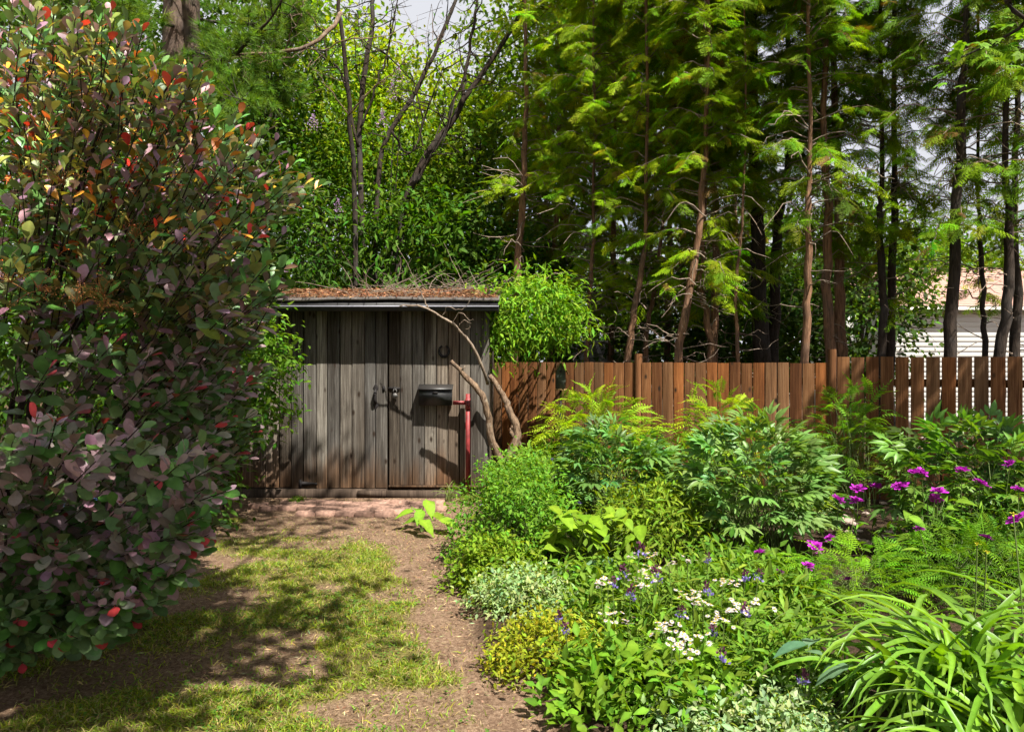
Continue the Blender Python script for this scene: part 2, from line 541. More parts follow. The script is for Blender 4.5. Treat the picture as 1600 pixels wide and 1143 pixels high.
def peony_tpl(seed):
    r = np.random.default_rng(seed)
    lf = leaf_tpl('lance', 0.30, 4, 0.35, 0.25, 0.0, 1.25)
    parts = []
    I = np.eye(3)
    parts.append((strip_tpl((0, 0, 0), (0, 0.42, 0.02), 0.010, 0.008), I, 0, (0.9, 0.8, 0.6)))
    for c, a0, b in ((0, 0, 0.42), (1, 48, 0.30), (1, -48, 0.30)):
        p0 = np.array([0, b, 0.01])
        a = R(a0)
        stem = 0.16 if c == 0 else 0.2
        d0 = np.array([math.sin(a), math.cos(a), -0.05])
        p1 = p0 + d0 * stem
        parts.append((strip_tpl(p0, p1, 0.008, 0.007), I, 0, (0.9, 0.8, 0.6)))
        for q in (-1, 0, 1):
            aa = a + R(34 * q + r.uniform(-6, 6))
            d = np.array([[math.sin(aa), math.cos(aa), -0.18 + r.uniform(-0.15, 0.25)]])
            parts.append((lf, frames(d, np.array([[r.uniform(-.3, .3), r.uniform(-.3, .3), 1.0]]), (0.48 if q == 0 else 0.38) * r.uniform(0.9, 1.1))[0], p1, (1, 1, 1)))
    return join_tpl(parts)

def tuft_tpl(n=26, seed=0, wd=0.012):
    r = np.random.default_rng(seed)
    V, Fq, k = [], [], 0
    for i in range(n):
        d = norm(np.array([[r.normal() * 0.6, r.uniform(0.35, 1.0), r.normal() * 0.6]]))[0]
        s = norm(np.cross(d, r.normal(size=3))[None])[0] * wd
        b = np.array([0, r.uniform(0, 0.3), 0])
        e = b + d * r.uniform(0.75, 1.0) + np.array([0, 0, -0.12])
        V += [b - s, b + s, e]; Fq.append((k, k + 1, k + 2)); k += 3
    return np.array(V), np.array(Fq), np.ones((len(V), 3))

def palm_tpl(seed=0):
    """maple-like lobed leaf: five lobes meeting at the stalk"""
    parts = []
    for a, s in ((0, 1.0), (42, 0.86), (-42, 0.86), (95, 0.52), (-95, 0.52)):
        d = np.array([[math.sin(R(a)), math.cos(R(a)), -0.12]])
        parts.append((leaf_tpl('ovate', 0.55, 3, 0.12, 0.12, 0, 1.15), frames(d, np.array([[0, 0, 1.0]]), s)[0], np.array([0, 0, 0.002 * abs(a) / 40]), (1, 1, 1)))
    return join_tpl(parts)

def vary(base, n, amt=0.22, hue=0.12):
    b = np.asarray(base, float)
    v = 1 + amt * rng.normal(size=(n, 1))
    h = 1 + hue * rng.normal(size=(n, 3)) * np.array([1.4, 0.5, 1.0])
    return np.clip(b * np.clip(v, 0.35, 1.9) * h, 0.003, 0.9)

def dirs(n):
    return norm(rng.normal(size=(n, 3)))

def lumpy(u, seed, amt=0.22):
    r = np.random.default_rng(seed)
    f = np.ones(len(u))
    for _ in range(7):
        a = norm(r.normal(size=(1, 3)))[0]
        f += amt * r.uniform(-0.5, 1) * np.exp(-4.5 * (1 - u @ a))
    return f

def blob(n, c, rad, seed, lo=0.55, amt=0.3, half=False):
    u = dirs(n)
    if half:
        u[:, 2] = np.abs(u[:, 2])
    f = lumpy(u, seed, amt)
    q = lo + (1 - lo) * rng.random(n) ** 0.6
    P = np.asarray(c) + u * np.asarray(rad) * (f * q)[:, None]
    return P, norm(u / np.asarray(rad))

def leaf_clusters(g, tpl, centers, outs, per, rad, size, base, droop=0.3, up=1.0, amt=0.25, hue=0.12, along=0.55):
    """leaves set round twig tips; every cluster has a slightly different tone"""
    K = len(centers)
    n = K * per
    P = np.repeat(centers, per, 0) + rng.normal(size=(n, 3)) * np.asarray(rad)
    O = np.repeat(outs, per, 0)
    d = O * along + dirs(n) * 0.8 + np.array([0, 0, -droop])
    nn = np.array([0, 0, up]) + dirs(n) * 0.65 + O * 0.25
    tone = np.repeat(vary((1, 1, 1), K, 0.14, 0.06), per, 0)
    C = vary(base, n, amt, hue) * tone
    g.inst(tpl, frames(d, nn, size * rng.uniform(0.65, 1.25, n)), P, C)
    return g

def smooth_path(pts, n=14, jit=0.0):
    pts = np.asarray(pts, float)
    if len(pts) == 2:
        q = pts[0] + (pts[1] - pts[0]) * np.linspace(0, 1, n)[:, None]
    else:
        # Catmull-Rom
        P = np.vstack([2 * pts[0] - pts[1], pts, 2 * pts[-1] - pts[-2]])
        q = []
        m = len(pts) - 1
        for tt in np.linspace(0, m, n):
            i = min(int(tt), m - 1); u = tt - i
            a, b, c_, d = P[i], P[i + 1], P[i + 2], P[i + 3]
            q.append(0.5 * (2 * b + (c_ - a) * u + (2 * a - 5 * b + 4 * c_ - d) * u * u + (3 * b - a - 3 * c_ + d) * u ** 3))
        q = np.array(q)
    if jit:
        j = rng.normal(size=q.shape) * jit
        j[0] = 0
        q = q + j
    return q

T_OV = leaf_tpl('ovate', 0.5, 3, 0.3, 0.2)
T_LAN = leaf_tpl('lance', 0.28, 3, 0.35, 0.3)
T_SM = small_tpl()
T_SMW = small_tpl(0.75, 0.2)
T_CED = [cedar_tpl(s) for s in (1, 2, 3)]
T_TUFT = [tuft_tpl(30, s, .022) for s in (1, 2)]

def piece(name, me, parent, loc, rot=None, scale=None, color=None):
    """a part that shares its mesh; loc is in world space"""
    o = bpy.data.objects.new(name, me)
    col.objects.link(o)
    base = np.zeros(3)
    q = parent
    while q is not None:
        base += np.array(q.matrix_basis.translation)
        q = q.parent
    o.parent = parent
    Mx = Matrix.Translation(Vector(np.asarray(loc, float) - base))
    if rot is not None:
        Mx = Mx @ (rot if isinstance(rot, Matrix) else Matrix.Rotation(rot, 4, 'Z'))
    if scale is not None:
        Mx = Mx @ Matrix.Diagonal((*scale, 1))
    o.matrix_basis = Mx
    if color is not None:
        o.color = (*color, 1)
    return o

def mat4(m3):
    return Matrix([[float(m3[i][j]) for j in range(3)] + [0] for i in range(3)] + [[0, 0, 0, 1]])

def bevel_board(name, mat, bev=0.03):
    """unit board -0.5..0.5 in x, 0..1 in y (depth), 0..1 in z, front edges eased"""
    b = bev
    pr = [(-0.5, 1), (-0.5, 0.25), (-0.5 + b, 0), (0.5 - b, 0), (0.5, 0.25), (0.5, 1)]
    n = len(pr)
    V = [(x, y, z) for z in (0, 1) for x, y in pr]
    F4 = [(i, (i + 1) % n, n + (i + 1) % n, n + i) for i in range(n)]
    g = Geo()
    g.add(V, F4)
    g.F.setdefault(n, []).append(np.array([list(range(n))[::-1], [n + i for i in range(n)]]))
    return g.mesh(name, mat)

# ================================================================== GROUND
def axis_coords(lo, hi, step, far):
    a = list(np.arange(lo, hi + 1e-6, step))
    s, v, left = step, lo, []
    while v > -far:
        s *= 1.35; v -= s; left.append(v)
    s, v, right = step, hi, []
    while v < far:
        s *= 1.35; v += s; right.append(v)
    return np.array(left[::-1] + a + right)

EDGE = np.array([(2.0, -0.02, 0.85), (3.2, -0.28, 0.20), (3.74, -0.40, 0.0), (4.25, -0.60, -0.20), (5.2, -0.78, -0.36), (5.8, -0.95, -0.42), (6.5, -1.25, -0.45), (7.2, -2.0, -0.35), (7.6, -3.4, -0.2), (8.2, -6, -0.1), (9, -9, -0.1)])
def path_edges(y):
    return np.interp(y, EDGE[:, 0], EDGE[:, 1]), np.interp(y, EDGE[:, 0], EDGE[:, 2])

def vnoise(x, y, sc, seed):
    r = np.random.default_rng(seed)
    G_ = r.random((64, 64))
    X, Y_ = x * sc, y * sc
    i, j = np.floor(X).astype(int), np.floor(Y_).astype(int)
    u, v = X - i, Y_ - j
    u, v = u * u * (3 - 2 * u), v * v * (3 - 2 * v)
    g_ = lambda a, b: G_[a % 64, b % 64]
    return (g_(i, j) * (1 - u) + g_(i + 1, j) * u) * (1 - v) + (g_(i, j + 1) * (1 - u) + g_(i + 1, j + 1) * u) * v

def fbm(x, y, sc, seed):
    return 0.5 * vnoise(x, y, sc, seed) + 0.3 * vnoise(x, y, sc * 2.1, seed + 1) + 0.2 * vnoise(x, y, sc * 4.3, seed + 2)

def ground_masks(x, y):
    l, r_ = path_edges(y)
    wob = (fbm(x, y, 2.2, 5) - 0.5) * 0.35
    dirt = np.clip((x + wob - l) / 0.12, 0, 1)
    patch = np.clip((fbm(x, y, 1.5, 21) - 0.55) / 0.06, 0, 1) * 0.9
    near_shed = np.clip((y - 6.1) / 0.8, 0, 1) * np.clip((fbm(x, y, 1.7, 33) - 0.30) / 0.12, 0, 1)
    dirt = np.maximum.reduce([dirt, patch, near_shed])
    under = np.clip((-1.55 - x + wob) / 0.3, 0, 1) * np.clip((fbm(x, y, 2.0, 9) - 0.35) / 0.2, 0, 1)
    dirt = np.maximum(dirt, under)
    bed = np.clip((x + wob * 0.4 - r_) / 0.10, 0, 1)
    return dirt, bed

def ground_z(x, y):
    dirt, bed = ground_masks(x, y)
    l, r_ = path_edges(y)
    inner = ((np.abs(x) < 7) & (y > 1) & (y < 12))
    z = (fbm(x, y, 1.1, 40) - 0.5) * 0.05 + (fbm(x, y, 6, 41) - 0.5) * 0.02 - 0.018 * dirt * (1 - bed) + 0.045 * bed
    z = z * np.clip((8.55 - y) / 0.4, 0.15, 1)
    return np.where(inner, z, 0.0)

gx = axis_coords(-4.2, 4.6, 0.045, 260)
gy = axis_coords(2.4, 9.2, 0.045, 260)
GX, GY = np.meshgrid(gx, gy, indexing='ij')
xs, ys = GX.ravel(), GY.ravel()
zs = ground_z(xs, ys)
dm, bm_ = ground_masks(xs, ys)
far = (ys > 9.4)
bm_ = np.where(far, np.clip(bm_ + 0.8, 0, 1), bm_)
ny = len(gy)
ii, jj = np.meshgrid(np.arange(len(gx) - 1), np.arange(ny - 1), indexing='ij')
q0 = (ii * ny + jj).ravel()
tag(ob('ground', mesh_np('ground', np.stack([xs, ys, zs], -1), [np.stack([q0, q0 + ny, q0 + ny + 1, q0 + 1], -1)], M['ground'], np.stack([dm, bm_, 0 * dm], -1), True)), kind='structure')

# ================================================================== SHED
SY = 8.70
def sx(px, Y=SY):
    return (px - 800) / F * Y
def sz(py, Y=SY):
    return CAMZ - (py - HY) / F * Y
shed = empty('shed', (-1.8, SY, 0), 'small weathered grey plank shed with flat roof beside the fence', 'shed')
ME_BOARD = bevel_board('shed_board', M['shed_board'], 0.035)
edges_l = [sx(415) - 0.145 * k for k in range(6, 0, -1)] + [sx(p) for p in (415, 436, 455)]
edges_d = [sx(p) for p in (455, 474, 494, 512, 531, 550, 570, 587, 606)]
edges_r = [sx(p) for p in (607.5, 625, 644, 663, 682, 700, 718, 735, 764)]
door = ob('door', Geo().box(sx(456), sx(605), SY + 0.045, SY + 0.06, 0.13, 2.2).mesh('door_back', M['beam'], (-1.8, SY, 0)), shed)
def wall_boards(ed, par, z0, z1, dy=0.0):
    for a, b in zip(ed[:-1], ed[1:]):
        o = piece('board', ME_BOARD, par, ((a + b) / 2, SY + dy + random.uniform(-0.004, 0.004), z0 + random.uniform(-0.004, 0.006)), random.gauss(0, 0.008), (b - a - random.uniform(0.006, 0.012), 0.022, z1 - z0))
wall_boards(edges_l, shed, 0.115, 2.3)
wall_boards(edges_d, door, 0.105, 2.3, -0.008)
wall_boards(edges_r, shed, 0.145, 2.3)
SX0, SX1 = edges_l[0], edges_r[-1]
SYB = 10.85
Geo().box(SX0 + 0.02, SX1 - 0.02, SY + 0.065, SY + 0.10, 0.10, 2.3).build('wall_lining', M['beam'], shed)
for i in range(15):                                   # right-hand side wall
    y0 = SY + 0.03 + i * 0.1415
    piece('board', ME_BOARD, shed, (SX1 + 0.004 + random.uniform(-.002, .002), y0 + 0.07, 0.12), math.pi / 2, (0.136, 0.022, 2.3 + 0.02 * i))
Geo().box(SX0, SX1 - 0.01, SYB - 0.05, SYB - 0.02, 0.1, 2.6).build('back_wall', M['beam'], shed)
Geo().box(SX0, SX0 + 0.03, SY + 0.03, SYB - 0.06, 0.1, 2.35).build('side_wall', M['beam'], shed)
Geo().box(SX0 - 0.02, sx(604), SY - 0.035, SY + 0.1, -0.04, 0.10).build('sill_beam', M['beam'], shed)
Geo().box(sx(604) + 0.004, SX1 + 0.01, SY - 0.05, SY + 0.1, -0.04, 0.085).build('sill_beam', M['beam'], shed)
Geo().box(sx(608), SX1 - 0.03, SY - 0.028, SY - 0.003, 0.112, 0.142).build('drip_strip', M['shed_board'], shed)
Geo().box(sx(560), sx(604), SY - 0.06, SY - 0.037, 0.01, 0.085).build('step_board', M['beam'], shed)
# roof: low slope rising to the back, felt edge, black fascia with a pale drip edge
RX0, RX1 = SX0 - 0.12, sx(780, 8.4)
def roof_z(y):
    return 2.33 + (y - 8.4) * 0.13
n = 40
rg = Geo()
xx = np.linspace(RX0, RX1, n)
yy = np.linspace(8.36, 11.0, 12)
XX, YY = np.meshgrid(xx, yy, indexing='ij')
ZZ = roof_z(YY) + 0.006 * np.sin(XX * 3.1) + 0.003 * np.sin(XX * 9 + 1)
top = np.stack([XX, YY, ZZ], -1).reshape(-1, 3)
bot = top - np.array([0, 0, 0.034])
m_ = 12
fa = np.array([(i * m_ + j, (i + 1) * m_ + j, (i + 1) * m_ + j + 1, i * m_ + j + 1) for i in range(n - 1) for j in range(m_ - 1)])
rg.add(np.vstack([top, bot]), np.vstack([fa, fa[:, ::-1] + n * m_]))
k = n * m_
rim = [(i * m_, i * m_ + k, (i + 1) * m_ + k, (i + 1) * m_) for i in range(n - 1)] + [((n - 1) * m_ + j, (n - 1) * m_ + j + k, (n - 1) * m_ + j + 1 + k, (n - 1) * m_ + j + 1) for j in range(m_ - 1)] + [(j, j + 1, j + 1 + k, j + k) for j in range(m_ - 1)]
rg.F[4].append(np.array(rim))
roof = rg.build('roof', M['felt'], shed)
Geo().box(RX0 + 0.01, RX1 - 0.01, 8.375, 8.40, 2.175, 2.280).build('fascia', M['fascia'], roof)
Geo().box(RX0 + 0.005, RX1 - 0.005, 8.362, 8.373, 2.222, 2.234).build('drip_edge', M['drip'], roof)
Geo().box(RX0 + 0.02, RX1 - 0.02, 8.402, SY - 0.03, 2.215, 2.24).build('soffit', M['fascia'], roof)
Geo().box(RX1 - 0.035, RX1 - 0.012, 8.402, 10.9, 2.18, 2.262).build('fascia', M['fascia'], roof)
# door furniture
hg = Geo()
hx, hz = sx(587.5), sz(619)
for zz, s in ((0.10, 1), (-0.10, -1)):
    hg.add(np.array([(hx - .034, SY - .016, hz + zz), (hx, SY - .016, hz + zz + s * .06), (hx + .034, SY - .016, hz + zz), (hx, SY - .016, hz + zz - s * .05), (hx, SY - .030, hz + zz)]), np.array([(0, 1, 4), (1, 2, 4), (2, 3, 4), (3, 0, 4)]))
hg.tube(smooth_path([(hx, SY - .02, hz + .08), (hx, SY - .055, hz + .05), (hx, SY - .06, hz), (hx, SY - .05, hz - .055), (hx, SY - .02, hz - .085)], 12), [.014, .021, .021, .014], 8)
hg.build('handle', M['iron'], door, True)
hg = Geo()
x0, zc = sx(468), sz(755)
hg.box(x0, x0 + .028, SY - .024, SY - .013, zc - .05, zc + .05)
hg.add([(x0 + .03, SY - .022, zc + .032), (x0 + .03, SY - .022, zc - .032), (x0 + .21, SY - .020, zc - .008), (x0 + .21, SY - .020, zc + .008), (x0 + .03, SY - .013, zc + .022), (x0 + .03, SY - .013, zc - .022), (x0 + .21, SY - .013, zc - .008), (x0 + .21, SY - .013, zc + .008)],
       [(0, 1, 2, 3), (0, 3, 7, 4), (1, 5, 6, 2), (3, 2, 6, 7)])
hg.tube([(x0 + .20, SY - .028, zc), (x0 + .20, SY - .012, zc)], .016, 8)
hg.build('hinge', M['iron'], door)
hg = Geo()
hxx, hzz = sx(612), sz(606.5)
hg.box(hxx - .035, hxx + .10, SY - .022, SY - .012, hzz - .014, hzz + .014)
hg.box(hxx + .02, hxx + .055, SY - .034, SY - .0225, hzz - .022, hzz + .020)
hg.box(sx(600) - .012, sx(600) + .012, SY - .024, SY - .013, hzz - .028, hzz + .028)
hasp = hg.build('hasp', M['iron'], shed)
hg = Geo()
px_, pz_ = hxx + .045, hzz - .075
hg.tube([(px_ - .018, SY - .04, pz_ + .02), (px_ - .018, SY - .04, pz_ + .055), (px_ - .009, SY - .04, pz_ + .068), (px_ + .009, SY - .04, pz_ + .068), (px_ + .018, SY - .04, pz_ + .055), (px_ + .018, SY - .04, pz_ + .02)], .006, 8)
shk = hg
lock = empty('padlock', (px_, SY - .04, pz_), 'small steel padlock hanging from the hasp of the shed door', 'padlock')
shk.build('shackle', M['steel'], lock, True)
bg_ = Geo()
for s in range(12):
    pass
th = np.linspace(0, 2 * np.pi, 16, endpoint=False)
pr = np.stack([np.cos(th) * .030, np.sin(th) * .034], -1)
V = np.vstack([[(px_ + a, SY - .055, pz_ - .012 + b) for a, b in pr * 0.86], [(px_ + a, SY - .050, pz_ - .012 + b) for a, b in pr], [(px_ + a, SY - .030, pz_ - .012 + b) for a, b in pr]])
Fq = [(r * 16 + i, r * 16 + (i + 1) % 16, r * 16 + 16 + (i + 1) % 16, r * 16 + 16 + i) for r in range(2) for i in range(16)]
bg_.add(V, np.array(Fq))
bg_.F.setdefault(16, []).append(np.array([list(range(16))[::-1], [32 + i for i in range(16)]]))
bg_.build('lock_body', M['steel'], lock)
# horseshoe
hc = (sx(694), SY - .018, sz(548))
hs = empty('horseshoe', hc, 'rusty horseshoe nailed open end up on the shed wall', 'horseshoe')
pts = [(hc[0] + .058 * math.sin(a) * (1.0 if abs(a) < 2.2 else .82), hc[1], hc[2] - .07 * math.cos(a)) for a in np.linspace(-2.62, 2.62, 22)]
Geo().tube(pts, [.011, .017, .018, .017, .011], 6).build('shoe', M['iron'], hs, True)
for a in (-1.9, -1.2, 1.2, 1.9):
    Geo().tube([(hc[0] + .058 * math.sin(a), hc[1] - .016, hc[2] - .07 * math.cos(a)), (hc[0] + .058 * math.sin(a), hc[1] + .01, hc[2] - .07 * math.cos(a))], .004, 6).build('nail', M['steel'], hs)
# mailbox and its red post
bx0, bx1, bz0, bz1 = sx(655, 8.6), sx(706, 8.6), sz(633, 8.6), sz(603, 8.6)
mb = empty('mailbox', ((bx0 + bx1) / 2, 8.62, bz0), 'black metal mailbox on the shed wall left of the red post', 'mailbox')
g = Geo()
prof_ = [(8.565, bz0), (8.565, bz1 - .035), (8.68, bz1 + .005), (8.68, bz0)]
V = [(x, y, z) for x in (bx0, bx1) for y, z in prof_]
g.add(V, [(0, 1, 5, 4), (1, 2, 6, 5), (2, 3, 7, 6), (3, 0, 4, 7), (0, 3, 2, 1), (4, 5, 6, 7)])
g.build('box', M['black_metal'], mb)
g = Geo()
V = [(x, y, z) for x in (bx0 - .012, bx1 + .012) for y, z in ((8.545, bz1 - .042), (8.545, bz1 - .030), (8.685, bz1 + .020), (8.685, bz1 + .008))]
g.add(V, [(0, 1, 5, 4), (1, 2, 6, 5), (2, 3, 7, 6), (3, 0, 4, 7), (0, 3, 2, 1), (4, 5, 6, 7)])
g.build('lid', plain_mat('lid', (0.022, 0.02, 0.019), 0.5, 0.5), mb)
g = Geo().box(bx0 + .16, bx1 - .16, 8.557, 8.563, bz1 - .085, bz1 - .062)
g.build('slot_flap', M['iron'], mb)
rp = empty('red_post', (sx(731, 8.58), 8.58, 0), 'thin red painted metal post with a side arm against the shed', 'post')
pxx = sx(731, 8.58)
Geo().box(pxx - .024, pxx + .024, 8.56, 8.605, -.02, sz(615, 8.58)).build('post', M['red_paint'], rp)
Geo().box(bx1 + .014, pxx - .026, 8.565, 8.60, sz(632, 8.58), sz(626, 8.58)).build('arm', M['red_paint'], rp)
Geo().box(pxx - .030, pxx + .030, 8.551, 8.559, sz(640, 8.58), sz(622, 8.58)).build('bracket', M['red_paint'], rp)
for k_ in (-.01, .02):
    Geo().tube([(pxx, 8.545, sz(631, 8.58) + k_), (pxx, 8.553, sz(631, 8.58) + k_)], .007, 8).build('bolt', M['iron'], rp)

# ================================================================== PAVERS
pav = tag(empty('brick_path', (-1.6, 8.0, 0), None, None), kind='structure')
ME_BRICK = []
for v in range(3):
    g = Geo()
    b = .006
    V, w_, d_ = [], .098, .047
    for x, y, z in [(-w_, -d_, 0), (w_, -d_, 0), (w_, d_, 0), (-w_, d_, 0), (-w_, -d_, .05), (w_, -d_, .05), (w_, d_, .05), (-w_, d_, .05), (-w_ + b, -d_ + b, .056), (w_ - b, -d_ + b, .056), (w_ - b, d_ - b, .056), (-w_ + b, d_ - b, .056)]:
        V.append((x + random.uniform(-.004, .004), y + random.uniform(-.004, .004), z + random.uniform(-.002, .002)))
    g.add(V, [(0, 1, 5, 4), (1, 2, 6, 5), (2, 3, 7, 6), (3, 0, 4, 7), (4, 5, 9, 8), (5, 6, 10, 9), (6, 7, 11, 10), (7, 4, 8, 11), (8, 9, 10, 11)])
    ME_BRICK.append(g.mesh('brick', M['brick']))
for r_i in range(7):
    yb = 7.72 + r_i * .1
    xa, xb = [(-2.16, -1.15), (-2.16, -1.2), (-2.12, -0.95), (-2.75, -0.8), (-2.8, -0.75), (-2.6, -0.7), (-2.5, -0.7)][r_i]
    x = xa + (.1 if r_i % 2 else 0)
    while x < xb:
        if random.random() > (.04 if r_i < 4 else .25):
            piece('brick', ME_BRICK[random.randrange(3)], pav, (x, yb + random.uniform(-.006, .006), -.020 + random.uniform(-.006, .006)), random.gauss(0, .03))
        x += .205

# ================================================================== FENCE
FA, FB = np.array([-0.19, 10.7]), np.array([5.22, 7.9])
FL = np.linalg.norm(FB - FA)
fu = (FB - FA) / FL
fnrm = np.array([fu[1], -fu[0]])                       # towards the garden
fang = math.atan2(fu[1], fu[0])
def fpos(s, off=0.0):
    return FA + fu * s + fnrm * off
def fence_y(px):
    k_ = (px - 800) / F
    t_ = (k_ * FA[1] - FA[0]) / (fu[0] - k_ * fu[1])
    return (FA + fu * t_)[1]
fence = empty('fence', (*fpos(FL / 2), 0), 'reddish brown vertical board fence behind the flower bed', 'fence')
ME_FB = bevel_board('fence_board', M['fence_board'], 0.04)
posts = [0.344 * FL, 0.731 * FL]
spans = [(-0.85, posts[0], 1.585, 0.1395, 0.007), (posts[0], posts[1], 1.585, 0.1395, 0.009), (posts[1], posts[1] + 2.36, 1.655, 0.148, 0.016)]
for a, b, top_, pitch, gap in spans:
    nb = int(round((b - a - 0.09) / pitch))
    pit = (b - a - 0.09) / nb
    for i in range(nb):
        s = a + 0.045 + (i + 0.5) * pit
        p = fpos(s, 0.03 + random.uniform(-.004, .004))
        piece('board', ME_FB, fence, (*p, 0.03), fang + random.gauss(0, .012), (pit - gap - random.uniform(0, .005), .019, top_ - .03 + random.uniform(-.006, .006)))
    for zr in (0.35, 1.32):
        ra, rb = fpos(a + .05, -.03), fpos(b - .05, -.03)
        piece('rail', bevel_board('rail', M['fence_board'], .02), fence, (*((ra + rb) / 2), zr), fang, (np.linalg.norm(rb - ra), .038, .085))
for s, h in ((posts[0], 1.70), (posts[1], 1.745), (posts[1] + 2.36, 1.74), (-.85, 1.68)):
    piece('post', bevel_board('post', M['fence_board'], .05), fence, (*fpos(s, .045), 0), fang, (.088, .088, h))

# birdhouse on its pole
BY = fence_y(877) - 0.35
bc = at(876, 608, BY)
bh = empty('birdhouse', (bc[0], BY, 0), 'small dark birdhouse with pitched roof on a pole before the fence', 'birdhouse')
bw, bd, bz = .062, .06, sz(607, BY)
zt = sz(580, BY)
g = Geo()
V = [(bc[0] - bw, BY - bd, bz), (bc[0] + bw, BY - bd, bz), (bc[0] + bw, BY - bd, zt), (bc[0], BY - bd, zt + .11), (bc[0] - bw, BY - bd, zt)]
V = V + [(x, BY + bd, z) for x, y, z in V]
g.add(V, [(1, 6, 7, 2), (0, 4, 9, 5), (0, 5, 6, 1)])
g.F.setdefault(5, []).append(np.array([(0, 1, 2, 3, 4), (9, 8, 7, 6, 5)]))
g.build('house_wall', M['bird_wall'], bh)
for sd in (-1, 1):
    V = []
    for y in (BY - bd - .045, BY + bd + .03):
        V += [(bc[0], y, zt + .118), (bc[0] + sd * .105, y, zt - .045), (bc[0] + sd * .105, y, zt - .03), (bc[0], y, zt + .136)]
    Geo().add(V, [(0, 1, 2, 3), (4, 7, 6, 5), (0, 4, 5, 1), (3, 2, 6, 7), (1, 5, 6, 2)]).build('roof_board', M['bird_roof'], bh)
Geo().tube([(bc[0], BY - bd - .006, zt + .0), (bc[0], BY - bd + .004, zt + .0)], .02, 12).build('entrance_hole', M['black_metal'], bh)
Geo().box(bc[0] - .075, bc[0] + .075, BY - bd - .03, BY + bd + .01, bz - .018, bz - .003).build('floor_board', M['bird_roof'], bh)
Geo().tube([(bc[0], BY, -.02), (bc[0], BY, bz - .018)], .016, 8).build('pole', M['iron'], bh)

# ================================================================== NEIGHBOURS BEHIND THE FENCE
GYD = 18.0
gx0 = (1394 - 800) / F * GYD
house = empty('garage', (gx0 + 3, GYD, 0), 'white sided garage with brown shingle roof beyond the fence at right', 'garage')
g = Geo()
g.add([(0, -.014, 0), (1, -.014, 0), (1, 0, .125), (0, 0, .125), (0, 0, 0), (1, 0, 0)], [(0, 1, 2, 3), (0, 4, 5, 1)])
ME_SID = g.mesh('siding_board', M['siding'])
for i in range(22):
    piece('siding_board', ME_SID, house, (gx0, GYD, .1 + i * .122), None, (7.5, .55, 1))
Geo().box(gx0 - .02, gx0 + 7.5, GYD + .004, GYD + 5, 0, 2.85).build('wall', M['siding'], house)
Geo().box(gx0 - .09, gx0 + .0, GYD - .03, GYD + .05, .05, 2.75).build('corner_board', M['trim'], house)
Geo().box(gx0 - .45, gx0 + 7.6, GYD - .2, GYD + .0, 2.76, 2.79).build('soffit', M['soffit'], house)
g = Geo()
e = .13
g.add([(gx0 - .5, GYD - .21, 2.80), (gx0 + 7.7, GYD - .21, 2.80), (gx0 + 7.7, GYD - .21, 2.93), (gx0 - .5, GYD - .21, 2.93), (gx0 - .5, GYD - .30, 2.93), (gx0 + 7.7, GYD - .30, 2.93), (gx0 - .5, GYD - .28, 2.83), (gx0 + 7.7, GYD - .28, 2.83)], [(0, 1, 2, 3), (6, 7, 5, 4), (0, 6, 7, 1)])
g.build('gutter', M['trim'], house)
hr = Geo().add([(gx0 - .5, GYD - .25, 2.90), (gx0 + 7.7, GYD - .25, 2.90), (gx0 + 7.7, GYD + 2.6, 4.2), (gx0 - .5, GYD + 2.6, 4.2), (gx0 + 7.7, GYD + 5.6, 2.90), (gx0 - .5, GYD + 5.6, 2.90)], [(0, 1, 2, 3), (3, 2, 4, 5)]).build('roof', M['roof_pink'], house)
g = Geo().box(0, 1, 0, .19, 0, .010)
ME_SHC = g.mesh('shingle_course', M['roof_pink'])
sl = math.atan2(1.3, 2.85)
for i in range(16):
    o = piece('shingle_course', ME_SHC, hr, (gx0 - .53, GYD - .30 + i * .16 * math.cos(sl), 2.91 + i * .16 * math.sin(sl)), Matrix.Rotation(sl - .045, 4, 'X'), (8.26, 1, 1))

SY2 = 13.6
sxa, sxb = (880 - 800) / F * SY2, (985 - 800) / F * SY2
s2 = empty('garden_hut', ((sxa + sxb) / 2, SY2, 0), 'low hut with sunlit grey shingles just showing over the fence', 'hut')
Geo().box(sxa + .05, sxb - .05, SY2 + .2, SY2 + 1.8, 0, 1.5).build('wall', M['siding'], s2)
g = Geo().add([(sxa, SY2, 1.48), (sxb, SY2, 1.48), (sxb - .3, SY2 + 1.0, 2.0), (sxa + .3, SY2 + 1.0, 2.0), (sxb, SY2 + 2.0, 1.48), (sxa, SY2 + 2.0, 1.48)], [(0, 1, 2, 3), (3, 2, 4, 5), (0, 5, 4, 1)])
g.F.setdefault(3, []).append(np.array([(0, 3, 5), (1, 4, 2)]))
r2 = g.build('roof', M['roof_grey'], s2)
sl2 = math.atan2(.52, 1.0)
for i in range(9):
    for q in range(6):
        ww_ = (sxb - sxa - .6 * i / 9) / 6
        piece('shingle', ME_BRICK[0] if False else ME_SHC, r2, (sxa + .3 * i / 9 + q * ww_, SY2 - .03 + i * .118 * math.cos(sl2), 1.49 + i * .118 * math.sin(sl2)), Matrix.Rotation(sl2 - .08, 4, 'X'), (ww_ - .01, .75, 1.3)).data = ME_SHC
ME_SH2 = ME_SHC.copy(); ME_SH2.materials[0] = M['roof_grey']
for ch in r2.children:
    ch.data = ME_SH2

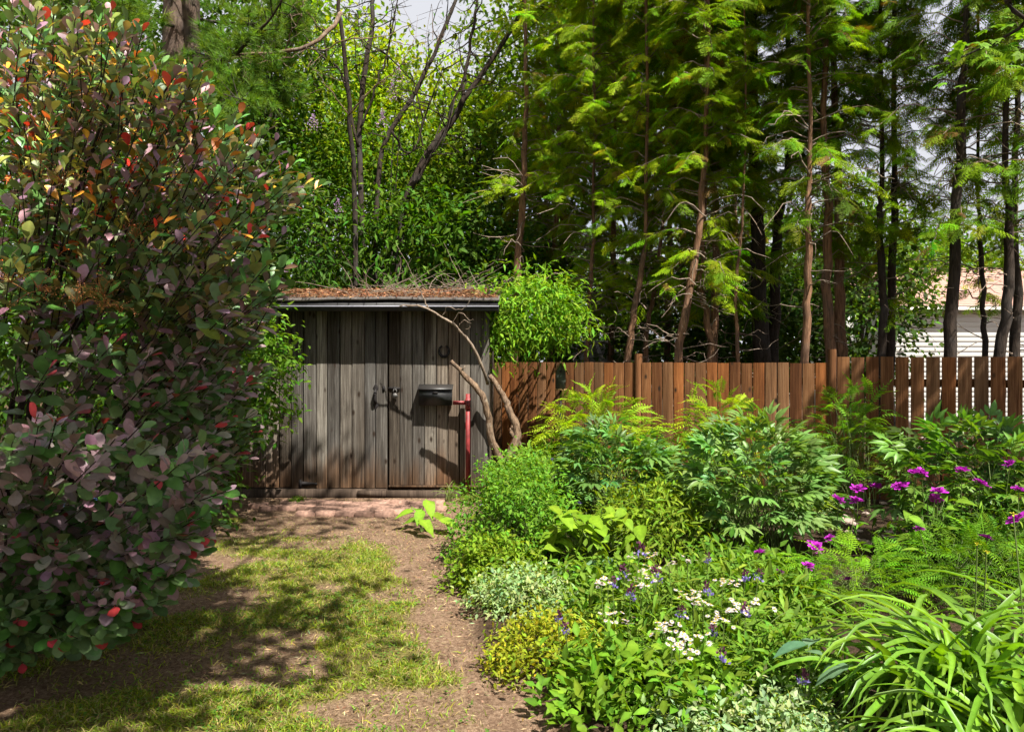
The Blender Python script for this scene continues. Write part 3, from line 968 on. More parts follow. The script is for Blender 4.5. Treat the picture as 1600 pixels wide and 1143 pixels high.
# ================================================================== TREES BEHIND
GREEN_CED = (0.195, 0.305, 0.008)
def cedar_crown(seed, z0, H, rad, nb, per, base=GREEN_CED):
    """foliage sprays and branchlets round an upright axis, in the tree's own space"""
    r = np.random.default_rng(seed)
    g, b = Geo(), Geo()
    D, Nn, P, S, C = [], [], [], [], []
    for i in range(nb):
        z = z0 + (H - z0) * (i + r.random()) / nb
        up = (z - z0) / (H - z0)
        ln = rad * (1 - 0.55 * up ** 1.6) * r.uniform(0.45, 1.15) * (0.6 + 0.4 * min(1, up * 6))
        a = r.uniform(0, 2 * math.pi)
        o = np.array([math.cos(a), math.sin(a), 0])
        p0, p1, p2 = np.array([0, 0, z]), np.array([0, 0, z + 0.12]) + o * ln * .55, np.array([0, 0, z - r.uniform(.0, .28)]) + o * ln
        path = smooth_path([p0, p1, p2], 8, 0.015)
        b.tube(path, [.012, .008, .004], 3, (1, 1, 1), cap=False)
        tone = 1 + 0.25 * r.normal()
        if up < .22 and r.random() < .55:
            continue
        for q in range(per):
            t = 0.22 + 0.78 * (q + r.random()) / per
            ix = t * 7
            i0 = min(int(ix), 6)
            p = path[i0] + (path[i0 + 1] - path[i0]) * (ix - i0)
            sd = np.array([-o[1], o[0], 0]) * (1 if q % 2 else -1)
            D.append(o * r.uniform(.35, .9) + sd * r.uniform(.2, .9) + np.array([0, 0, -r.uniform(.1, .6)]) + r.normal(size=3) * .15)
            Nn.append(np.array([0, 0, 1.0]) + r.normal(size=3) * .45 + o * .3)
            P.append(p); S.append(r.uniform(.16, .34)); C.append(np.array(base) * max(.45, tone) * (1 + r.normal(size=3) * np.array([.2, .1, .15])) * r.uniform(.75, 1.25))
            if r.random() < .035:
                C[-1] = np.array([.20, .12, .035]) * r.uniform(.6, 1.2)
    D, Nn, P, S, C = map(np.array, (D, Nn, P, S, C))
    for k_ in range(3):
        m_ = np.arange(len(P)) % 3 == k_
        g.inst(T_CED[k_], frames(D[m_], Nn[m_], S[m_]), P[m_], np.clip(C[m_], .004, .9))
    return g.mesh('crown', M['leaf']), b.mesh('branch', M['twig'])

CR_LOW = [cedar_crown(100 + i, 2.3, 10.0, 1.10, 140, 18) for i in range(3)]
CR_HI = [cedar_crown(200 + i, 3.1, 10.2, 1.10, 105, 17, (0.14, 0.25, 0.008)) for i in range(3)]
CR_THIN = [cedar_crown(300 + i, 2.3, 9.5, .8, 56, 14, (0.205, 0.315, 0.008)) for i in range(2)]

def dead_twigs(path, n, z0, z1, ln, seed):
    r = np.random.default_rng(seed)
    n = int(n * 1.7)
    g = Geo()
    zz = path[:, 2]
    for i in range(n):
        z = r.uniform(z0, z1)
        p = np.array([np.interp(z, zz, path[:, k_]) for k_ in range(3)])
        a = r.uniform(0, 2 * math.pi)
        o = np.array([math.cos(a), math.sin(a), r.uniform(-.25, .35)])
        l_ = ln * r.uniform(.3, 1.0)
        q = smooth_path([p, p + o * l_ * .5 + r.normal(size=3) * .05, p + o * l_ + np.array([0, 0, r.uniform(-.2, .12)])], 6, .012)
        g.tube(q, [.010, .007, .003], 3, cap=False)
        if r.random() < .6:
            s_ = q[3]
            g.tube(smooth_path([s_, s_ + r.normal(size=3) * .12 + o * .1], 3), [.004, .0015], 3, cap=False)
    return g

ced_n = [0]
def cedar(pts, Y, r0, crown, label, twigs=14, rot=None, H=9.8, bark='bark_cedar', tw=(0.5, 3.4), twl=.75):
    ced_n[0] += 1
    P = [at(x, y, Y) for x, y in pts]
    d = (P[1] - P[0]) / max(P[1][2] - P[0][2], .2)
    b0 = P[0] - d * P[0][2] * .6
    b0[2] = -.05
    e = P[-1] + np.array([0, 0, max(0.5, H - P[-1][2])])
    path = smooth_path([b0] + P + [e], 22, 0.012)
    path[:, 1] += np.cumsum(rng.normal(size=22) * .012)
    path[0, 2] = -.05
    t = empty('cedar_tree', (path[0][0], path[0][1], 0), label, 'tree', 'cedar trees behind the fence')
    g = Geo().tube(path, r0 * np.array([1.35, 1.05, .95, .85, .7, .5, .3]), 10, wob=.10)
    g.build('trunk', M[bark], t, True)
    if twigs:
        dead_twigs(path, twigs, tw[0], tw[1], twl, ced_n[0]).build('dead_branches', M['twig'], t, kind='stuff')
    if crown is not None:
        zi = 4.5
        cx = np.array([np.interp(zi, path[:, 2], path[:, k_]) for k_ in range(2)])
        me, mb_ = crown
        rz = random.uniform(0, 6.28) if rot is None else rot
        piece('crown', me, t, (cx[0], cx[1], 0), rz)['kind'] = 'stuff'
        piece('branches', mb_, t, (cx[0], cx[1], 0), rz)
    return t

fy = fence_y
# (points, depth, trunk radius, crown, label)
cedar([(808, 445), (815, 330), (820, 230), (822, 130)], 11.6, .060, CR_THIN[0], 'slim straight cedar with bare side twigs right behind the shed corner', 26, None, 8.8, tw=(1.6, 5.2), twl=1.0)
cedar([(918, 545), (922, 430), (928, 300)], 11.3, .036, CR_LOW[0], 'thin cedar rising behind the bright green shrub at the fence', 16)
cedar([(984, 552), (992, 480), (1006, 400), (1010, 300)], 10.6, .050, CR_THIN[1], 'reddish cedar just left of the first fence post', 18)
cedar([(1008, 545), (1018, 470), (1030, 400), (1040, 250)], 11.2, .036, CR_LOW[1], 'thin leaning cedar just right of the first fence post', 14)
cedar([(1060, 558), (1078, 450), (1090, 380), (1098, 300), (1104, 150)], 10.0, .056, CR_LOW[2], 'cedar with sunlit trunk leaning right behind the middle fence', 18)
cedar([(1112, 556), (1104, 480), (1094, 430), (1102, 330)], 10.3, .050, CR_THIN[0], 'cedar with bent trunk crossing its sunlit neighbour behind the fence', 8)
cedar([(1113, 552), (1118, 440), (1114, 300), (1114, 120)], 10.9, .060, CR_LOW[0], 'straight dark cedar behind the bent one in mid fence', 12)
cedar([(1152, 558), (1150, 480), (1158, 380), (1164, 250)], 10.0, .026, None, 'slender bare cedar stem between the bent cedar and the dark forked one', 10)
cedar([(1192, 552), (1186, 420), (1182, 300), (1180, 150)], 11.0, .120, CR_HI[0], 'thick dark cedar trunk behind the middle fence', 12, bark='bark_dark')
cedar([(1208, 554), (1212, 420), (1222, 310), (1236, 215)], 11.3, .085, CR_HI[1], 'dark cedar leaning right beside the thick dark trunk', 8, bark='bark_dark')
cedar([(1254, 556), (1257, 440), (1256, 330), (1258, 200)], 9.6, .052, CR_HI[2], 'brown cedar with narrow straight trunk left of the second fence post', 10)
cedar([(1298, 545), (1296, 430), (1292, 300), (1290, 120)], 9.9, .070, CR_HI[0], 'tall brown cedar trunk standing right behind the second fence post', 10)
cedar([(1314, 540), (1312, 430), (1313, 300), (1306, 100)], 10.4, .075, CR_HI[1], 'tall brown cedar close right of the second fence post', 10)
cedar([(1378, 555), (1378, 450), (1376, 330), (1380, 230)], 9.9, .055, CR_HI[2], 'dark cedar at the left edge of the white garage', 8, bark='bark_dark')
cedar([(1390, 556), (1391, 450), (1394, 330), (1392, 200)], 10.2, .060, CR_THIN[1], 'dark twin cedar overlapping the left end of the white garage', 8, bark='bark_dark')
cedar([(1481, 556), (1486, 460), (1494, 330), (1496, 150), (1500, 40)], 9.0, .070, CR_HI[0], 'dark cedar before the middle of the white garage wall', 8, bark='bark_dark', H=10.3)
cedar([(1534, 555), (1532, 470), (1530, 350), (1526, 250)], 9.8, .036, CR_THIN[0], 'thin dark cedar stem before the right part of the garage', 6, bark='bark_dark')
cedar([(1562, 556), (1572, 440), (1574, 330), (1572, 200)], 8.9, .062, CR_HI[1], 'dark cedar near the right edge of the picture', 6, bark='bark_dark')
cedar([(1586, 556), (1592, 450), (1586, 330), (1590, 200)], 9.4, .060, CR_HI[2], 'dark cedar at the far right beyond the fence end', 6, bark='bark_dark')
cedar([(860, 500), (866, 380), (872, 250)], 13.2, .06, CR_LOW[1], 'leafy cedar further back between shed corner and birdhouse', 8)
cedar([(955, 500), (958, 380), (960, 250)], 13.6, .06, CR_LOW[2], 'leafy cedar further back above the low grey shingle roof', 8)
cedar([(1045, 500), (1048, 380), (1050, 250)], 13.4, .06, CR_LOW[0], 'leafy cedar further back behind the leaning sunlit trunk', 8)
cedar([(1150, 500), (1150, 380), (1146, 250)], 14.0, .07, CR_HI[1], 'leafy cedar further back left of the thick dark trunk', 8)

def broad(name, label, base, c, rad, K, per, size, color, seed, tpl=None, bark='bark_dark', r0=.10, limbs=12, droop=.35, crad=.28, lo=.45, mat='leaf', group=None, cat='tree', forks=None, sway=.1):
    t = empty(name, base, label, cat, group)
    P, O = blob(K, c, rad, seed, lo, .35)
    P[:, 2] = np.maximum(P[:, 2], .12)
    g = leaf_clusters(Geo(), tpl or T_OV, P, O, per, crad, size, color, droop)
    g.build('crown' if cat == 'tree' else 'foliage', M[mat], t, kind='stuff')
    tr = Geo()
    b = np.array(base, float); b[2] = -.04
    c = np.asarray(c, float)
    if cat == 'tree':
        fork = b + (c - b) * np.array([.5, .5, .62])
        stem = smooth_path([b, b + (fork - b) * .5 + rng.normal(size=3) * sway * np.array([1, 1, 0]), fork, c + np.array([0, 0, rad[2] * .5])], 16, .015)
        tr.tube(stem, r0 * np.array([1.25, 1, .85, .6, .25]), 9, wob=.08)
    br = Geo()
    for i in range(limbs):
        q = P[rng.integers(K)]
        if cat == 'tree':
            s_ = stem[rng.integers(5, 13)]
            rr = r0 * .42
        else:
            s_ = b + rng.normal(size=3) * np.array([.12, .12, 0]); rr = r0
        mid = (s_ + q) / 2 + np.array([0, 0, .12 * np.linalg.norm(q - s_)]) + rng.normal(size=3) * .08
        br.tube(smooth_path([s_, mid, q], 8, .012), [rr, rr * .6, rr * .2], 5, cap=False)
    if cat == 'tree':
        tr.build('trunk', M[bark], t, True)
    br.build('limbs' if cat == 'tree' else 'stems', M[bark], t, True)
    return t

BG = 'leafy trees behind the shed'
def bgt(px, py, Y, rw, rh, label, color, K=150, per=34, size=.13, seed=1, tpl=None, lo=.4, crad=.34, **kw):
    c = at(px, py, Y)
    return broad('leafy_tree', label, (c[0], Y, 0), c, (rw, rw * .8, rh), int(K * 1.5), per, size * 1.15, color, seed, tpl or T_SM, lo=lo, crad=crad, group=BG, r0=.11, **kw)
YG, MG, DG = (0.27, 0.37, 0.018), (0.075, 0.145, 0.016), (0.040, 0.085, 0.014)
bgt(500, 170, 17.5, 2.0, 2.3, 'bright yellow green tree high behind the shed roof at left', YG, 170, 38, .15, 1)
bgt(650, 230, 18.5, 2.1, 2.0, 'bright yellow green tree behind the slanting dark trunks', YG, 170, 38, .15, 2)
bgt(585, 330, 15.5, 2.0, 1.6, 'mid green tree low behind the shed roof', (0.10, 0.19, 0.017), 150, 36, .13, 3)
bgt(745, 300, 15.0, 1.4, 2.3, 'green tree between the slanting trunks and the slim cedar', (0.11, 0.18, 0.016), 130, 36, .12, 4)
bgt(880, 150, 16.5, 2.3, 3.2, 'large green tree rising behind the slim cedar', (0.12, 0.20, 0.016), 230, 38, .14, 5)
bgt(1010, 90, 17.5, 2.0, 3.0, 'green tree rising behind the first fence post', (0.10, 0.17, 0.016), 170, 36, .14, 6)
bgt(395, 120, 14.5, 1.7, 3.0, 'dark green tree beside the big pine trunk', (0.055, 0.115, 0.014), 170, 36, .12, 7)
bgt(330, 350, 12.2, 1.6, 1.5, 'dark leafy tree between pine trunk and shed', (0.05, 0.115, 0.014), 150, 36, .11, 8)
bgt(120, 200, 13.5, 2.6, 3.4, 'dark green tree filling the gap left of the pine', (0.055, 0.115, 0.014), 230, 36, .12, 9)
bgt(40, 150, 17.0, 2.8, 3.6, 'dark green tree at the far left edge', (0.05, 0.105, 0.014), 240, 36, .13, 13)
bgt(240, 260, 15.5, 2.4, 3.4, 'dense dark tree straight behind the pine trunk', (0.055, 0.115, 0.014), 240, 36, .12, 14)
bgt(1345, 400, 17.0, 1.5, 1.4, 'small sunny tree left of the garage roof', (0.12, 0.21, 0.018), 110, 34, .13, 10)
bgt(1480, 425, 21.5, 1.9, 1.2, 'light green tree peeping over the garage roof', (0.13, 0.22, 0.02), 110, 32, .15, 12)

def shrub(px, py, Y, rw, rd, rh, label, color, K, per, size, seed, tpl=None, bpx=None, crad=.13, mat='leaf', zc=None, limbs=14, lo=.5, droop=.3, name='leafy_shrub', group=None, r0=.014):
    c = at(px, py, Y)
    if zc is not None:
        c[2] = zc
    return broad(name, label, (c[0] if bpx is None else at(bpx, py, Y)[0], Y, 0), c, (rw, rd, rh), K, per, size, color, seed, tpl or T_OV, 'bark_dark', r0, max(5, limbs // 3), droop, crad, lo, mat, group, 'shrub')
US = 'shrubs behind the shed and fence'
shrub(500, 400, 11.7, 1.0, .6, 1.1, 'dark green shrub behind the left end of the shed roof', (0.05, 0.115, 0.013), 70, 20, .16, 21, T_LAN, .15, group=US)
shrub(600, 415, 11.8, .9, .6, 1.0, 'drooping green shrub behind the middle of the shed roof', (0.065, 0.145, 0.013), 70, 18, .17, 22, T_LAN, .15, group=US, droop=.5)
shrub(700, 410, 11.9, .9, .6, 1.1, 'leafy shrub behind the right end of the shed roof', (0.06, 0.13, 0.013), 70, 20, .14, 23, T_OV, .15, group=US)
shrub(760, 420, 12.3, .8, .6, 1.3, 'shrub behind the slim cedar at the shed corner', (0.06, 0.125, 0.015), 110, 26, .12, 24, T_OV, .2, group=US)
for i, (px, lab) in enumerate([(815, 'dark shrub under the trees left of the birdhouse'), (1040, 'dark shrub under the cedars behind the first fence post'), (1160, 'dark shrub between the bent cedar and the thick dark trunk'), (1235, 'dark shrub under the leaning dark cedar'), (1340, 'dark shrub between second fence post and garage')]):
    shrub(px, 500, 13.0 + .4 * (i % 2), 1.0, .7, 1.25, lab, (0.045, 0.09, 0.014), 120, 26, .11, 30 + i, T_SMW, .2, group=US)

# far tree line that closes the view beyond the neighbours
g = Geo()
K = 1700
P = np.stack([rng.uniform(-34, 40, K), rng.uniform(30, 38, K), rng.uniform(.02, 1, K)], -1)
P[:, 2] *= 5.0 + 4.5 * fbm(P[:, 0], P[:, 1] * 0, .16, 77) - 3.0 * np.clip((P[:, 0] - 12) / 6, 0, 1)
leaf_clusters(g, T_SM, P, dirs(K), 30, .75, .50, (0.07, 0.13, 0.02))
tag(g.build('far_trees', M['leaf']), 'hazy green band of far trees beyond the gardens', 'trees', kind='stuff')

# ---------------------------------------------------------------- dark slanting trunks behind the shed
def trunk_tree(name, label, stems, Y, color, tips, seed, group=None):
    P0 = at(*stems[0][0][0], Y)
    t = empty(name, (P0[0], Y, 0), label, 'tree', group)
    g = Geo()
    for k_, (pts, r0, r1, dy) in enumerate(stems):
        P = np.array([at(x, y, Y + dy * i / len(pts)) for i, (x, y) in enumerate(pts)])
        if k_ == 0:
            P = np.vstack([[P[0][0], Y, -.05], P])
        g.tube(smooth_path(P, 18, .012), np.array([r0, r0 * .85, (r0 + r1) / 2, r1]) * .68, 8, wob=.1)
    g.build('trunk', M['bark_dark'], t, True)
    b, lf = Geo(), Geo()
    r = np.random.default_rng(seed)
    cs = []
    for (pts, r0, r1, dy) in stems:
        P = np.array([at(x, y, Y + dy * i / len(pts)) for i, (x, y) in enumerate(pts)])
        q = smooth_path(P, 18)
        for i in range(tips):
            s_ = q[r.integers(6, 18)]
            d = norm(r.normal(size=(1, 3)) + np.array([[0, -.2, .6]]))[0]
            e = s_ + d * r.uniform(.4, 1.3)
            b.tube(smooth_path([s_, (s_ + e) / 2 + r.normal(size=3) * .08, e], 7, .01), [.014, .008, .003], 4, cap=False)
            for _ in range(3):
                m_ = s_ + (e - s_) * r.uniform(.3, .9)
                e2 = m_ + norm(r.normal(size=(1, 3)) + d)[0] * r.uniform(.15, .5)
                b.tube(smooth_path([m_, e2], 3), [.006, .002], 3, cap=False)
                if r.random() < color[1]:
                    cs.append(e2)
    b.build('branches', M['bark_dark'], t)
    if cs:
        cs = np.array(cs)
        leaf_clusters(lf, T_OV, cs, dirs(len(cs)), 9, .12, .10, color[0])
        lf.build('crown', M['leaf'], t, kind='stuff')
    return t
OT = 'dark trunks behind the shed'
trunk_tree('old_lilac', 'dark upright trunk behind the middle of the shed roof', [([(567, 430), (565, 330), (562, 230), (570, 120), (580, 50), (586, -20)], .085, .05, .3), ([(560, 230), (535, 120), (495, 80), (470, 40)], .035, .012, .2), ([(563, 200), (600, 100), (615, 30)], .03, .012, -.3)], 12.4, ((0.10, 0.18, 0.02), .25), 9, 5, OT)
trunk_tree('old_lilac', 'dark trunk slanting up to the right behind the shed', [([(585, 430), (590, 300), (602, 220), (645, 150), (680, 80), (722, -20)], .075, .04, .4), ([(612, 205), (640, 240), (668, 170), (690, 110)], .03, .012, .3)], 12.2, ((0.10, 0.18, 0.02), .25), 8, 6, OT)
trunk_tree('old_lilac', 'thick leaning dark trunk with forks behind the right of the roof', [([(620, 440), (632, 330), (660, 250), (700, 200), (728, 155), (800, 45), (822, -10)], .10, .04, .3), ([(722, 165), (728, 110), (742, 30), (745, -20)], .045, .03, .2), ([(645, 290), (690, 215), (712, 150), (735, 95)], .04, .012, -.3)], 11.9, ((0.09, 0.16, 0.02), .3), 9, 7, OT)
# lilac blooms among the leaves
LB = empty('lilac_shrub', (*at(560, 300, 13.6)[:2], 0), 'lilac with a few pale purple blooms among the leaves behind the shed', 'shrub')
c = at(560, 270, 13.6)
P, O = blob(90, c, (1.7, .8, 1.6), 91, .6)
leaf_clusters(Geo(), T_OV, P, O, 18, .22, .11, (0.13, 0.21, 0.016)).build('foliage', M['leaf'], LB, kind='stuff')
b = Geo()
for i in range(10):
    q = P[rng.integers(90)]
    b.tube(smooth_path([(c[0] + rng.normal() * .2, 13.6, -.03), (c[0] + rng.normal() * .4, 13.6, 2.4), q], 9, .02), [.03, .02, .006], 5, cap=False)
b.build('stems', M['bark_dark'], LB)
for px, py in ((490, 192), (613, 142), (452, 140), (597, 188), (528, 325), (622, 118)):
    g = Geo()
    p = at(px, py, 12.5)
    n = 110
    u = rng.normal(size=(n, 3)) * np.array([.05, .05, .085])
    u[:, :2] *= np.clip(1.2 - (u[:, 2:3] + .1) * 4, .3, 1.6)
    g.inst(T_SMW, frames(norm(u), dirs(n), .028), p + u, vary((.42, .27, .44), n, .2, .08))
    g.tube(smooth_path([p + np.array([0, 1.0, -.4]), p + np.array([0, .4, -.25]), p], 5), [.008, .004], 4, (.12, .2, .05), cap=False)
    g.build('bloom', M['petal'], LB)

# ---------------------------------------------------------------- white pine
PY = 11.2
pp = at(283, 60, PY)
pine = empty('pine_tree', (pp[0], PY, 0), 'thick pine trunk with long soft needles behind the smoke bush', 'tree')
path = smooth_path([(pp[0] - .05, PY, -.05), (pp[0] - .05, PY, 3), (pp[0], PY, 6.5), (pp[0] + .05, PY, 11)], 26, .01)
Geo().tube(path, [.36, .29, .275, .26, .17], 16, wob=.07).build('trunk', M['bark_pine'], pine, True)
br, nd = Geo(), Geo()
tips, td = [], []
def pine_branch(pts, r0, nt, spread=.25):
    q = smooth_path(pts, 14, .02)
    br.tube(q, [r0 * .55, r0 * .4, r0 * .15], 6, wob=.08)
    for _ in range(int(nt * 1.8)):
        i = rng.integers(3, 13)
        s_ = q[i]
        d = norm((q[min(i + 1, 13)] - q[i])[None] + rng.normal(size=(1, 3)) * .25)[0]
        e = s_ + norm((d * .6 + rng.normal(size=3) * .55)[None])[0] * rng.uniform(.15, .55)
        br.tube(smooth_path([s_, e], 4), [.008, .003], 3, cap=False)
        for _ in range(5):
            tips.append(s_ + (e - s_) * rng.uniform(.35, 1.05) + rng.normal(size=3) * .03); td.append(e - s_ + rng.normal(size=3) * .1)
for pts, r0, nt in [
    ([(pp[0] + .2, PY - .1, 6.3), at(350, 95, 9.7), at(400, 55, 9.3), at(450, -10, 9.0)], .06, 26),
    ([(pp[0], PY - .2, 5.2), at(320, 160, 9.6), at(360, 150, 9.0), at(390, 165, 8.7)], .045, 30),
    ([(pp[0], PY - .2, 5.6), at(230, 110, 9.4), at(180, 90, 8.8), at(120, 95, 8.4)], .05, 34),
    ([(pp[0], PY - .2, 6.6), at(200, 20, 9.5), at(150, 10, 9.0), at(60, 20, 8.6)], .05, 36),
    ([(pp[0], PY - .2, 4.6), at(250, 180, 9.8), at(220, 190, 9.2), at(180, 180, 8.9)], .04, 26),
    ([(pp[0], PY + .2, 6.9), at(420, 40, 11.5), at(470, 20, 11.8)], .05, 34),
    ([(pp[0], PY + .2, 5.6), at(400, 130, 11.6), at(450, 140, 12)], .045, 30),
    ([(pp[0], PY, 7.6), at(330, -60, 10), at(430, -90, 9.4)], .06, 34),
    ([(pp[0], PY, 7.8), at(180, -60, 10), at(60, -90, 9.4)], .06, 34),
]:
    pine_branch(pts, r0, nt)
tips, td = np.array(tips), np.array(td)
h = len(tips) // 2
for k_, sl_ in enumerate((slice(0, h), slice(h, None))):
    n = len(tips[sl_])
    nd.inst(T_TUFT[k_], frames(norm(td[sl_]) + np.array([0, 0, .2]), dirs(n), rng.uniform(.13, .20, n)), tips[sl_], vary((.11, .20, .03), n, .2, .1))
br.build('branches', M['bark_dark'], pine, True)
nd.build('crown', M['leaf'], pine, kind='stuff')
# the pale crooked limb that reaches in over the shed
lim = empty('bare_limb_tree', (*at(540, 300, 10.9)[:2], 0), 'slender tree with a crooked pale limb reaching left above the shed', 'tree')
g = Geo()
b0 = at(556, 330, 11.4); b0[2] = -.05
main = smooth_path([b0, at(556, 330, 11.4), at(545, 180, 11.2), at(532, 20, 11.0), at(530, -40, 11.0)], 18, .012)
g.tube(main, [.045, .035, .025], 7, wob=.08)
g.build('trunk', M['bark_dark'], lim, True)
g = Geo()
for pts, r0 in [([(532, 20), (510, 52), (480, 72), (450, 80), (410, 84), (375, 86), (350, 98), (335, 95)], .034), ([(500, 60), (470, 82), (430, 96), (410, 92)], .010), ([(445, 80), (455, 50), (470, 25), (475, -5)], .012), ([(475, 74), (505, 78), (545, 62), (600, 58), (640, 40)], .012), ([(545, 62), (570, 30), (580, -10)], .008), ([(375, 86), (380, 105), (395, 112)], .007), ([(510, 52), (480, 20), (470, -10)], .010), ([(600, 58), (640, 70), (690, 60)], .006), ([(545, 180), (580, 140), (620, 110), (650, 60)], .012), ([(545, 180), (500, 120), (480, 100)], .010)]:
    q = smooth_path([at(x, y, 11.0 - .5 * math.sin(i * .5)) for i, (x, y) in enumerate(pts)], 16, .012)
    g.tube(q, [r0, r0 * .7, r0 * .35], 6, wob=.1)
    for _ in range(5):
        s_ = q[rng.integers(5, 16)]
        g.tube(smooth_path([s_, s_ + rng.normal(size=3) * .16, s_ + rng.normal(size=3) * .3], 5), [.005, .002], 3, cap=False)
g.build('limb', M['bark_old'], lim, True)

# ================================================================== SHRUBS IN THE GARDEN
shrub(832, 486, 9.35, .62, .42, .43, 'bright green shrub hanging over the fence beside the shed', (0.145, 0.275, 0.020), 150, 24, .10, 41, T_LAN, .11, limbs=26, droop=.25, r0=.012)
shrub(778, 520, 8.95, .26, .22, .26, 'small bright green sprig bush at the right corner of the shed', (0.145, 0.275, 0.020), 34, 20, .10, 42, T_LAN, .10, limbs=10, r0=.010)
shrub(385, 565, 7.9, .42, .35, .70, 'light green small leaved shrub against the left of the shed', (0.10, 0.20, 0.018), 130, 24, .075, 43, T_OV, bpx=315, crad=.11, limbs=3)
shrub(280, 620, 7.0, .6, .5, 1.35, 'green shrub between smoke bush and shed', (0.065, 0.14, 0.016), 260, 24, .08, 44, T_OV, .13, limbs=22)
shrub(60, 560, 9.4, 2.2, .8, 2.0, 'dark leafy hedge far behind the smoke bush at the left edge', (0.05, 0.105, 0.014), 330, 26, .12, 46, T_OV, .2, limbs=26)
shrub(150, 480, 7.6, 1.6, .8, 1.5, 'dark green shrub mass behind the smoke bush', (0.045, 0.10, 0.014), 220, 26, .10, 45, T_OV, .18, limbs=26)

# ---------------------------------------------------------------- smoke bush
SB = np.array([-2.95, 4.2, 0.0])
sb = empty('smoke_bush', tuple(SB), 'large purple leaved smoke bush filling the left side', 'shrub')
T_SMOKE = leaf_tpl('obovate', 0.62, 6, 0.18, 0.16, 0.35, 1.12, 1.0, .10)
T_SMOKE_LO = leaf_tpl('obovate', 0.62, 4, 0.18, 0.16, 0.30, 1.10, 1.0)
def in_frame(P):
    px = 800 + F * P[:, 0] / P[:, 1]
    py = HY - F * (P[:, 2] - CAMZ) / P[:, 1]
    return px, py
K = 1300
u = dirs(K * 4)
u = u[(u[:, 2] > -.85) & (u @ np.array([.55, -.80, .15]) > -.38)][:K]
K = len(u)
f = lumpy(u, 7, .35) * (.45 + .57 * rng.random(K) ** .42)
ctr = SB + np.array([0, 0, 1.72])
tipP = ctr + u * np.array([1.50, 1.30, 1.72]) * f[:, None]
tipP[:, 2] = np.maximum(tipP[:, 2], .18 + .1 * rng.random(K))
# the lower skirt draws in towards the stems on the right
low = tipP[:, 2] < .8
tipP[low, 0] -= np.clip(tipP[low, 0] - SB[0] - .6, 0, 2) * .55
# long leaders on top and to the right
lead = [(at(255, 95, 3.7)), (at(330, 150, 3.8)), (at(120, 40, 3.3)), (at(60, 10, 3.2)), (at(200, 60, 3.6)), (at(470, 280, 4.1)), (at(505, 285, 4.2)), (at(440, 235, 4.1)), (at(400, 215, 4.0)), (at(455, 460, 4.3)), (at(440, 445, 4.1)), (at(300, 135, 3.6)), (at(30, 60, 3.0)), (at(160, 15, 3.4)), (at(370, 190, 3.9)), (at(240, 130, 3.5)),
        (at(60, 665, 2.9)), (at(120, 690, 2.95)), (at(180, 685, 3.0)), (at(240, 690, 3.0)), (at(300, 700, 3.1)), (at(350, 720, 3.2)), (at(150, 720, 2.9)), (at(90, 650, 2.9)), (at(225, 660, 3.05)), (at(280, 725, 3.0)), (at(20, 690, 2.8)), (at(335, 690, 3.2))]
ne = 250
ey = rng.uniform(-15, 470, ne)
ex = np.interp(ey, [-15, 0, 60, 130, 200, 280, 330, 440, 470], [110, 160, 290, 345, 420, 505, 450, 455, 440]) * rng.random(ne) ** .62
lead = lead + [at(a_, b_, 3.35 + .95 * rng.random()) for a_, b_ in zip(ex, ey)]
ne = 150
ey = rng.uniform(760, 1005, ne)
ex = np.interp(ey, [760, 820, 880, 940, 1005], [385, 355, 335, 265, 170]) * rng.random(ne) ** .7
lead = lead + [at(a_, b_, min(3.15 + .6 * rng.random(), 1.55 * F / (b_ - HY) - .02)) for a_, b_ in zip(ex, ey)]
tipP = np.vstack([tipP, lead])
K = len(tipP)
stems = Geo()
LP, LD, LN, LS, LC = [], [], [], [], []
